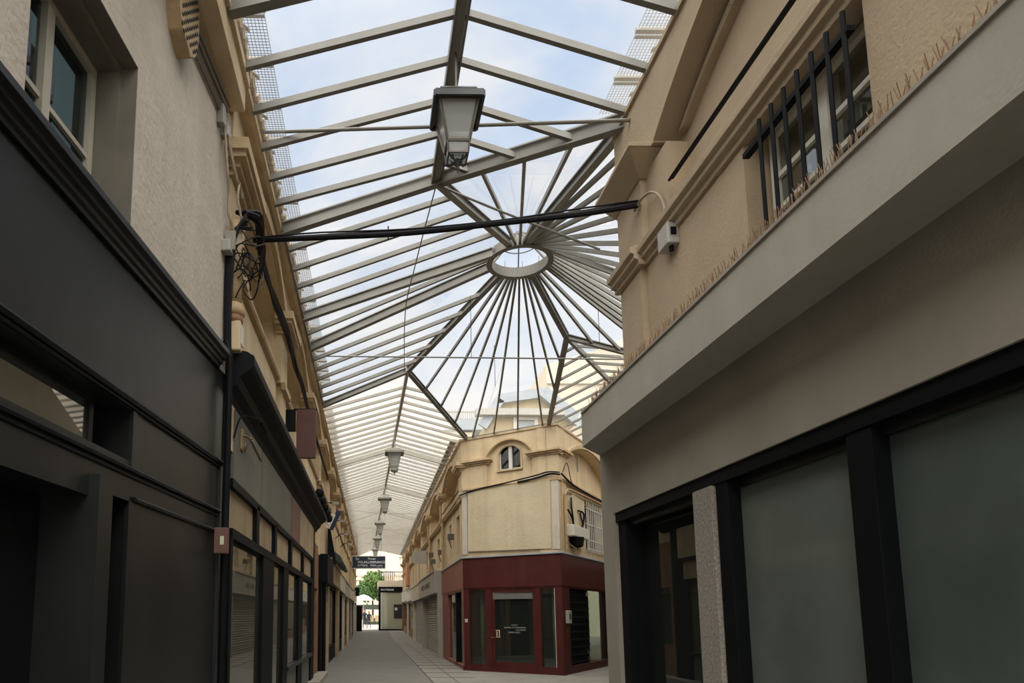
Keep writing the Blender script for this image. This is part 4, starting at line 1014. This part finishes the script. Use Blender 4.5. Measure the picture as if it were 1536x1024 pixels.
m = MB(); m.bar((-1.32, 21, 4.35), (-1.05, 21, 4.95), .16, .05, (0, 1, 0)); m.build('board', 'sign_blue', o); m = MB(); m.bar((-1.42, 20.95, 4.4), (-1.22, 20.95, 4.85), .14, .04, (0, 1, 0)); m.build('panel', 'sign_white', o)
# folded awnings
for k in range(3):
    m = MB(FL); s = 22.3+k*1.9
    m.prism([(.12, 3.85), (.40, 3.62), (.46, 3.45), (.40, 3.38), (.12, 3.55)], 's', s, s+1.1)
    o = tag(m.build('awning', 'awning_green', bevel=.02), ['nearest', 'middle', 'farthest'][k]+' dark green folded awning on the left side', 'awning', 'folded awnings on the left')
m = MB(FL); m.prism([(0.0, 3.3), (.3, 3.3), (.06, 4.6), (0, 4.6)], 's', 21.6, 21.75)
tag(m.build('awning_bracket', 'black_metal'), 'tall black triangular bracket before the folded awnings', 'bracket')
for k, (s, z) in enumerate(((19.2, 4.9), (23.5, 5.0), (27.3, 5.0), (31.0, 5.0))):
    o = thing('flood_lamp', 'wall lamp on a short arm on the left upper wall, %s of four' % ['nearest', 'second', 'third', 'farthest'][k], 'lamp', FL(s, .1, z), 'arm lamps on the left upper wall')
    MB(FL).tube([(s, -.08, z-.2), (s, .15, z), (s, .35, z)], .018, 5).build('arm', 'black_metal', o); MB(FL).box(s-.06, s+.06, .30, .48, z-.06, z+.03).build('head', 'lamp_metal_grey', o)
for k, (s, z) in enumerate(((23.3, 4.4), (26.9, 4.2), (30.2, 4.1), (31.2, 4.5))):
    o = thing('wall_fitting', 'small dark fitting on the far right upper wall, %s of four' % ['nearest', 'second', 'third', 'farthest'][k], 'fitting', FRt(s, .0, z), 'small fittings on the far right wall')
    MB(FRt).box(s-.08, s+.08, -.08, .14, z-.1, z+.1).build('housing', 'lamp_metal_brown', o, bevel=.01); MB(FRt).tube([(s, .0, z-.4), (s, .1, z-.1)], .02, 5).build('stem', 'lamp_metal_brown', o)

# ------------------------------------------------------------------ hanging signs
o = thing('hanging_sign', 'dark blue hanging sign with white lettering across the far passage', 'sign', (-.2, 44, 4.8))
MB().box(-1.30, .87, 44, 44.08, 4.80, 5.58).build('board', 'sign_blue', o); MB().box(-1.33, .90, 43.99, 44.09, 5.57, 5.62).build('edge', 'sign_white', o); MB().box(-1.33, .90, 43.99, 44.09, 4.76, 4.81).build('edge', 'sign_white', o)
for body, x, z, h in (('Le', -.98, 5.36, .22), ('Passage', -.02, 5.38, .17), ('VOLAILLEBERANCE', -.05, 5.13, .21), ('GTTIEAL   MAIS', -.35, 4.92, .18), ('CITY', .50, 4.88, .19)):
    text_mesh('lettering', body, h, (x, 43.995, z), (1, 0, 0), 'letter_white', o, depth=.004)
m = MB(); m.tube([(-1.0, 44.04, 5.6), (-1.0, 44.04, 7.15)], .01, 4); m.tube([(.6, 44.04, 5.6), (.6, 44.04, 7.3)], .01, 4)
m.build('hanger', 'cable_black', o)
o = thing('hanging_sign', 'blank whitish sign board projecting from the far right wall', 'sign', (2.4, 33, 4.2))
MB().box(1.99, 2.72, 33, 33.06, 4.22, 4.84).build('board', 'fascia_grey', o, bevel=.006); MB().tube([(1.95, 33.03, 4.86), (2.86, 33.03, 4.86)], .015, 5).build('rail', 'lamp_metal_grey', o)
m = MB(FRt); m.box(49.8, 52.8, .0, .18, 3.95, 5.6)
tag(m.build('orange_blind', 'orange_cloth'), 'faded orange blind at the far end of the right upper wall', 'blind')
for (y, z) in ((34, 7.1), (40, 7.05), (48, 7.0)):
    wire('wire', catenary((-1.3, y, z), (2.8, y+.5, z-.1), .12), .012, 'lamp_metal_grey', 'thin tie wire under the far roof about %s' % {34: 'level with the second grey lantern', 40: 'level with the third grey lantern', 48: 'just beyond the blue sign'}[y])

# ------------------------------------------------------------------ end of the passage
ky = 62.0; kz = gz(62)
kk = thing('kiosk_shop', 'pale glazed shop with a black fascia at the far end of the passage', 'shop', (2.2, 62, kz))
MB().box(.62, 6, ky, ky+5, 3.85, 4.38).build('fascia', 'black_metal', kk); MB().box(.60, .80, ky-.02, ky+.4, kz, 3.9).build('post', 'black_metal', kk)
MB().box(.62, 6, ky-.02, ky+.1, kz, kz+.14).build('plinth', 'black_metal', kk); MB().box(.8, .9, ky, ky+.1, kz+.1, 3.85).build('frame', 'white_paint', kk)
MB().box(.9, 6, ky+.06, ky+.1, kz+.1, 3.85).build('shop_window', 'glass_kiosk', kk); MB().box(.9, 6, ky+.9, ky+1.0, kz, 3.85).build('back_wall', 'column_pale', kk)
MB().box(.55, 6, ky-.05, ky+5, 4.38, 4.95).build('parapet', 'far_cream', kk); MB().box(2.02, 2.9, ky+.02, ky+.05, kz+1.1, kz+2.4).build('poster', 'interior_dark', kk)
MB().box(2.1, 2.35, ky+.015, ky+.02, kz+1.85, kz+2.1).build('poster_spot', 'sign_white', kk)
text_mesh('lettering', 'BOUTIQUES', .22, (1.42, ky-.01, 4.03), (1, 0, 0), 'letter_white', kk, depth=.004)
m = MB()
for k in range(24): m.tube([(.7+k*.2, ky, 4.95), (.7+k*.2, ky, 5.75)], .02, 4)
m.box(.6, 5.5, ky-.03, ky+.03, 5.72, 5.78)
tag(m.build('railing', 'black_metal'), 'dark terrace railing on top of the far glazed shop', 'railing')
m = MB(); m.prism([(.9, 5.5), (2.3, 5.5), (2.0, 5.95), (1.2, 6.1)], 't', ky+1, ky+2.5); 
tag(m.build('terrace_parasol', 'cloth_white'), 'folded whitish canopy behind the far terrace railing', 'canopy')
m = MB(); m.box(1.2, 2.1, ky+1, ky+1.8, 4.95, 5.5)
tag(m.build('terrace_planter', 'fascia_cream'), 'pale planter under the canopy on the far terrace', 'planter')
def foliage(name, c, r, n, mat, parent, leaf=.22, sz=1.):
    m = MB()
    for k in range(n):
        d = Vector((random.gauss(0, 1), random.gauss(0, 1), random.gauss(0, 1))).normalized()
        p = Vector(c) + Vector((d.x*r, d.y*r, d.z*r*sz))*random.uniform(.55, 1.08)*(1+.18*math.sin(d.x*7+d.z*5))
        a = Vector((random.gauss(0, 1), random.gauss(0, 1), random.gauss(0, 1))).normalized(); b = a.cross(d).normalized()
        a = a*leaf*random.uniform(.5, 1); b = b*leaf*.5; i = len(m.v)
        m.v += [p-a, p+b, p+a, p-b]; m.f.append([i, i+1, i+2, i+3])
    return m.build(name, mat, parent)
tr = thing('tree', 'green leafy tree beyond the mouth of the passage', 'tree', (.0, 84, gz(84)))
for c, r, n, mt in (((-.7, 84, 4.8), 1.5, 1500, 'leaf'), ((.9, 84.5, 5.2), 1.6, 1500, 'leaf'), ((.2, 83.5, 6.2), 1.3, 1100, 'leaf_light'), ((2.2, 85, 4.2), 1.5, 1000, 'leaf')):
    foliage('crown', c, r, n, mt, tr, .22, .85)
MB().tube([(.1, 84, gz(84)), (.1, 84, 3.2), (.0, 84, 4.6)], [.16, .12, .07], 8).build('trunk', 'bark', tr)
o = thing('parasol', 'pale blue-white open parasol before the far tree', 'parasol', (-.9, 72, gz(72)))
MB().lathe(-.9, 72, [(1.0, 3.35), (.95, 3.5), (.5, 3.85), (.02, 4.0)], 12).build('canopy', 'parasol_pale', o); MB().tube([(-.9, 72, gz(72)), (-.9, 72, 3.9)], .03, 6).build('pole', 'grey_box', o)
def person(x, y, h, label, top, legs, lean=0., name='person'):
    z = gz(y); o = thing(name, label, 'person', (x, y, z)); s = h/1.75
    V = {'pel': (0, 0, .95), 'sp': (lean*.3, 0, 1.18), 'ch': (lean*.5, 0, 1.40), 'nk': (lean*.6, 0, 1.50), 'hd': (lean*.7, -.01, 1.57), 'hd2': (lean*.7, -.01, 1.70),
         'lh': (-.09, 0, .90), 'lk': (-.11, -.06, .50), 'la': (-.12, .02, .09), 'lt': (-.12, -.13, .04), 'rh': (.09, 0, .90), 'rk': (.12, -.02, .50), 'ra': (.14, .12, .09), 'rt': (.14, -.02, .04),
         'ls': (-.19, 0, 1.40), 'le': (-.25, .03, 1.12), 'lw': (-.24, -.08, .88), 'lf': (-.24, -.11, .80), 'rs': (.19, 0, 1.40), 're': (.25, .03, 1.12), 'rw': (.24, -.08, .88), 'rf': (.24, -.11, .80)}
    R = {'pel': .14, 'sp': .125, 'ch': .15, 'nk': .055, 'hd': .085, 'hd2': .09, 'lh': .10, 'lk': .06, 'la': .042, 'lt': .04, 'rh': .10, 'rk': .06, 'ra': .042, 'rt': .04, 'ls': .065, 'le': .045, 'lw': .03, 'lf': .028, 'rs': .065, 're': .045, 'rw': .03, 'rf': .028}
    E = ['pel sp', 'sp ch', 'ch nk', 'nk hd', 'hd hd2', 'pel lh', 'lh lk', 'lk la', 'la lt', 'pel rh', 'rh rk', 'rk ra', 'ra rt', 'ch ls', 'ls le', 'le lw', 'lw lf', 'ch rs', 'rs re', 're rw', 'rw rf']
    ks = list(V)
    me = bpy.data.meshes.new('body'); me.from_pydata([tuple(c*s for c in V[k]) for k in ks], [tuple(ks.index(a) for a in e.split()) for e in E], [])
    b = bpy.data.objects.new('body', me); COL.objects.link(b); b.parent = o
    md = b.modifiers.new('skin', 'SKIN'); b.modifiers.new('sub', 'SUBSURF').levels = 1; b.modifiers['sub'].render_levels = 1
    me.skin_vertices[0].data[0].use_root = True
    for k, sv in zip(ks, me.skin_vertices[0].data): sv.radius = (R[k]*s, R[k]*s*.8)
    me.materials.append(MATS[top])
    W[o] = Vector((x, y, z))
    MB().ball((x+lean*.7*s, y-.02, z+1.64*s), .115*s, 8, 1.1).build('head', 'skin', o, smooth=True)
    MB().ball((x+lean*.7*s, y+.015, z+1.67*s), .125*s, 8, 1.05).build('hair', 'hair_dark', o, smooth=True)
    return o
person(-.72, 66, 1.85, 'distant person in dark navy clothes standing at the far mouth of the passage', 'cloth_navy', 'cloth_dark')
person(-.30, 67, 1.7, 'distant person in dark clothes beside the one in navy', 'cloth_dark', 'cloth_dark')
o = thing('display_stand', 'pink and white goods stand at the far left mouth of the passage', 'stand', (-1.05, 68, gz(68)))
MB().box(-1.35, -.9, 68, 68.4, gz(68)+.9, gz(68)+2.0).build('goods', 'red_light', o, bevel=.02); MB().box(-1.35, -.9, 68, 68.4, gz(68), gz(68)+.9).build('base', 'fascia_cream', o, bevel=.02)
for k in range(4):
    x = -.1+k*.75
    o = thing('cafe_chair', 'tan cafe seat beyond the passage, %s from the left' % ['first', 'second', 'third', 'fourth'][k], 'chair', (x, 78, gz(78)), 'tan cafe seats beyond the passage')
    z = gz(78); MB().box(x-.28, x+.28, 78, 78.5, z+.42, z+.5).build('seat', 'wood_weathered', o); MB().box(x-.28, x+.28, 78.45, 78.5, z+.5, z+1.15).build('backrest', 'wood_weathered', o)
    for a in (-.25, .25):
        for b in (.03, .45): MB().box(x+a-.02, x+a+.02, 78+b-.02, 78+b+.02, z, z+.43).build('leg', 'black_metal', o)
m = MB(); m.box(-1.2, 3.5, 80, 80.6, gz(80), gz(80)+.8)
tag(m.build('hedge_planter', 'awning_green'), 'dark planter strip in front of the far tree', 'planter')
m = MB(); m.box(-3, 6, 82, 82.2, 2.5, 3.1)
tag(m.build('shop_canopy', 'awning_green'), 'dark canopy edge under the far tree', 'canopy')

# far facade that closes the view
o = thing('building', 'pale hazy cream building closing the far end of the view', 'building', (0, 98, gz(98)))
MB().wall(-16, 16, gz(98)-.3, 15, 98, 99, [(-12+k*3.2, -10.8+k*3.2, z, z+2) for k in range(8) for z in (5, 8.4, 11.6)]).build('wall', 'far_cream', o)
for k in range(8):
    for z in (5, 8.4, 11.6): MB().box(-12+k*3.2, -10.8+k*3.2, 98.3, 98.35, z, z+2).build('window', 'white_box', o)
m = MB(); m.box(-16, 16, 97.8, 98, 7.6, 7.8); m.box(-16, 16, 97.6, 98.2, 14.8, 15.1); m.build('cornice', 'far_cream', o)
# building above the corner block
o = thing('building', 'yellow gabled building with a slate blue roof rising behind the corner block', 'building', (8.2, 34, 3))
MB().prism([(5.6, 0), (10.9, 0), (10.9, 11.5), (9.0, 13.1), (6.75, 12.8), (5.9, 11.6)], 't', 34, 40).build('wall', 'far_yellow', o)
m = MB(); m.bar((5.75, 33.8, 11.45), (6.7, 33.8, 12.95), .5, .16, (0, 1, 0)); m.bar((6.62, 33.8, 12.95), (9.0, 33.8, 13.3), .5, .16, (0, 1, 0)); m.bar((8.92, 33.8, 13.35), (11.6, 33.8, 11.0), .6, .5, (0, 1, 0)); m.build('roof', 'zinc', o)
MB().box(5.4, 10.0, 33.5, 34, 12.02, 12.36).build('balcony_band', 'grey_box', o)
w = MB().wall(7.4, 8.7, 10.9, 12.0, 33.88, 34.0, [(7.62, 8.5, 10.9, 11.85)]).build('window', 'sign_white', o); MB().box(7.6, 8.5, 33.93, 33.96, 10.9, 11.8).build('pane', 'zinc', w)
m = MB(); m.tube([(5.9, 33.9, 12.0), (7.0, 33.9, 15.2)], .02, 4); m.build('aerial', 'grey_box', o)
o = thing('building', 'low slate roofed house with a balustrade left of the yellow gable', 'building', (4.9, 38, 3))
MB().box(4.3, 6.4, 41, 46, 0, 13.2).build('wall', 'far_cream', o); m = MB().prism([(4.5, 13.3), (7.1, 13.3), (7.1, 14.0), (4.8, 14.0)], 't', 40.8, 46).build('roof', 'zinc', o)
m = MB()
for k in range(16): m.tube([(4.75+k*.14, 40.8, 14.0), (4.75+k*.14, 40.8, 14.45)], .03, 5)
m.box(4.65, 6.95, 40.75, 40.85, 14.43, 14.52); m.build('balustrade', 'grey_box', o)
# white balconies on the side street
o = thing('balcony', 'white arched balcony railing over the side street behind the branch roof', 'balcony', (10.5, 27, 9))
m = MB()
for k in range(22):
    x = 8.6+k*.25; m.tube([(x, 27, 9.0), (x, 27, 9.75)], .025, 5)
for k in range(5): m.tube([(8.6+k*1.05+.52+.5*math.cos(PI*j/10), 27, 9.75+.45*math.sin(PI*j/10)) for j in range(11)], .03, 5)
m.box(8.5, 14, 26.95, 27.05, 8.9, 9.02); m.box(8.5, 14, 26.95, 27.05, 9.72, 9.8); m.build('railing', 'white_box', o)
MB().box(8.5, 14, 27.3, 30, 7.0, 9.6).build('wall', 'far_cream', o)
o = thing('building', 'hazy pale building far behind the side street', 'building', (18, 50, 3))
MB().prism([(13.6, 0), (34, 0), (34, 24), (21, 24), (18, 22.5), (13.6, 21.2)], 't', 50, 56).build('wall', 'far_cream', o)
m = MB(); m.box(13.6, 34, 49.8, 50, 19.6, 19.9); m.build('cornice', 'far_cream', o)
o = thing('roof_screen', 'rust brown mesh screen on a roof beyond the end of the grey ledge', 'screen', (9.2, 20, 8))
m = MB()
for k in range(40): m.tube([(8.0+k*.07, 22.6-k*.02, 9.3+min(k, 8)*.09), (8.0+k*.07, 22.6-k*.02, 8.2)], .012, 3)
for k in range(12): m.tube([(8.0, 22.6, 8.3+k*.13), (10.8, 21.8, 8.3+k*.15)], .012, 3)
m.build('mesh', 'rust_mesh', o); MB().box(8.4, 11, 22.8, 23.4, 8.0, 10.1).build('panel', 'tile_roof', o)

# ------------------------------------------------------------------ camera
F = 1000.; TH = math.radians(7.); X0 = 568.; Y0 = 925-F*math.tan(TH); PSI = math.atan((X0-558)/F*math.cos(TH))
cd = bpy.data.cameras.new('camera'); cam = bpy.data.objects.new('camera', cd); COL.objects.link(cam)
cam.location = (0, 0, 1.6); cam.rotation_euler = (PI/2+TH, 0, -PSI)
cd.sensor_width = 36; cd.lens = 36*F/1536; cd.shift_x = (768-X0)/1536; cd.shift_y = (Y0-512)/1536
cd.clip_start = .05; cd.clip_end = 400
S.camera = cam

# ------------------------------------------------------------------ sky and light
wd = bpy.data.worlds.new('sky'); S.world = wd; wd.use_nodes = True
t = wd.node_tree; N = t.nodes; L = t.links; N.clear()
out = N.new('ShaderNodeOutputWorld'); bg = N.new('ShaderNodeBackground'); L.new(bg.outputs[0], out.inputs[0])
tc = N.new('ShaderNodeTexCoord'); sx = N.new('ShaderNodeSeparateXYZ'); L.new(tc.outputs['Generated'], sx.inputs[0])
ad = N.new('ShaderNodeMath'); ad.operation = 'MAXIMUM'; ad.inputs[1].default_value = .0; L.new(sx.outputs[2], ad.inputs[0])
a2 = N.new('ShaderNodeMath'); a2.inputs[1].default_value = .25; L.new(ad.outputs[0], a2.inputs[0])
dx = N.new('ShaderNodeMath'); dx.operation = 'DIVIDE'; L.new(sx.outputs[0], dx.inputs[0]); L.new(a2.outputs[0], dx.inputs[1])
dy = N.new('ShaderNodeMath'); dy.operation = 'DIVIDE'; L.new(sx.outputs[1], dy.inputs[0]); L.new(a2.outputs[0], dy.inputs[1])
cb = N.new('ShaderNodeCombineXYZ'); L.new(dx.outputs[0], cb.inputs[0]); L.new(dy.outputs[0], cb.inputs[1])
nz = N.new('ShaderNodeTexNoise'); nz.inputs['Scale'].default_value = 3.4; nz.inputs['Detail'].default_value = 7; nz.inputs['Roughness'].default_value = .52; nz.inputs['Distortion'].default_value = .35
L.new(cb.outputs[0], nz.inputs['Vector'])
mr = N.new('ShaderNodeMapRange'); mr.inputs[1].default_value = .40; mr.inputs[2].default_value = .60; L.new(nz.outputs['Fac'], mr.inputs[0])
mx = N.new('ShaderNodeMix'); mx.data_type = 'RGBA'; L.new(mr.outputs[0], mx.inputs[0])
SKB, SKC, SKH = (.45, .56, .74), (.72, .73, .76), (.90, .88, .85)
mx.inputs[6].default_value = (*SKB, 1); mx.inputs[7].default_value = (*SKC, 1)
hr = N.new('ShaderNodeMapRange'); hr.inputs[1].default_value = .12; hr.inputs[2].default_value = .62; hr.inputs[3].default_value = 1; hr.inputs[4].default_value = 0; L.new(sx.outputs[2], hr.inputs[0])
m3 = N.new('ShaderNodeMix'); m3.data_type = 'RGBA'; L.new(hr.outputs[0], m3.inputs[0]); L.new(mx.outputs[2], m3.inputs[6]); m3.inputs[7].default_value = (*SKH, 1)
# sky glow added as fill light outside the view, high behind the viewer
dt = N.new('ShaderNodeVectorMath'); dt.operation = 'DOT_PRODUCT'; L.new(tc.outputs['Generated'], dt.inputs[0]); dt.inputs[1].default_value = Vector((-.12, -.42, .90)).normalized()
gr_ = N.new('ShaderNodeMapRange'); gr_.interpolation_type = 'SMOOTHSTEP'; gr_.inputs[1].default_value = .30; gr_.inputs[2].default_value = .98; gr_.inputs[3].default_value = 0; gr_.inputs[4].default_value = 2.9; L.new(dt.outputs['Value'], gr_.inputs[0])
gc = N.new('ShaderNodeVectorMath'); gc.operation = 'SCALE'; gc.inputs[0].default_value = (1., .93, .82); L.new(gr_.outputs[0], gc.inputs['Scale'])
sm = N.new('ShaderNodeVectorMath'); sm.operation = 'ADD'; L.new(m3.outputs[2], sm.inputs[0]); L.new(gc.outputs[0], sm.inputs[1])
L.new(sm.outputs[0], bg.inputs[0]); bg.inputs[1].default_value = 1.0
sd = bpy.data.lights.new('sun', 'SUN'); sd.energy = 1.7; sd.angle = math.radians(70); sd.color = (1., .95, .88)
so = bpy.data.objects.new('sun', sd); COL.objects.link(so); so.rotation_euler = (math.radians(32), math.radians(6), 0)
S.view_settings.view_transform = 'Standard'; S.view_settings.look = 'None'; S.view_settings.gamma = 1; S.view_settings.use_curve_mapping = False
S.view_settings.exposure = 0.30
for o in list(bpy.data.objects):
    if o.parent is None and o.type in ('MESH', 'EMPTY') and 'label' in o and len(o['label'].split()) > 16: print('LONG', o.name)
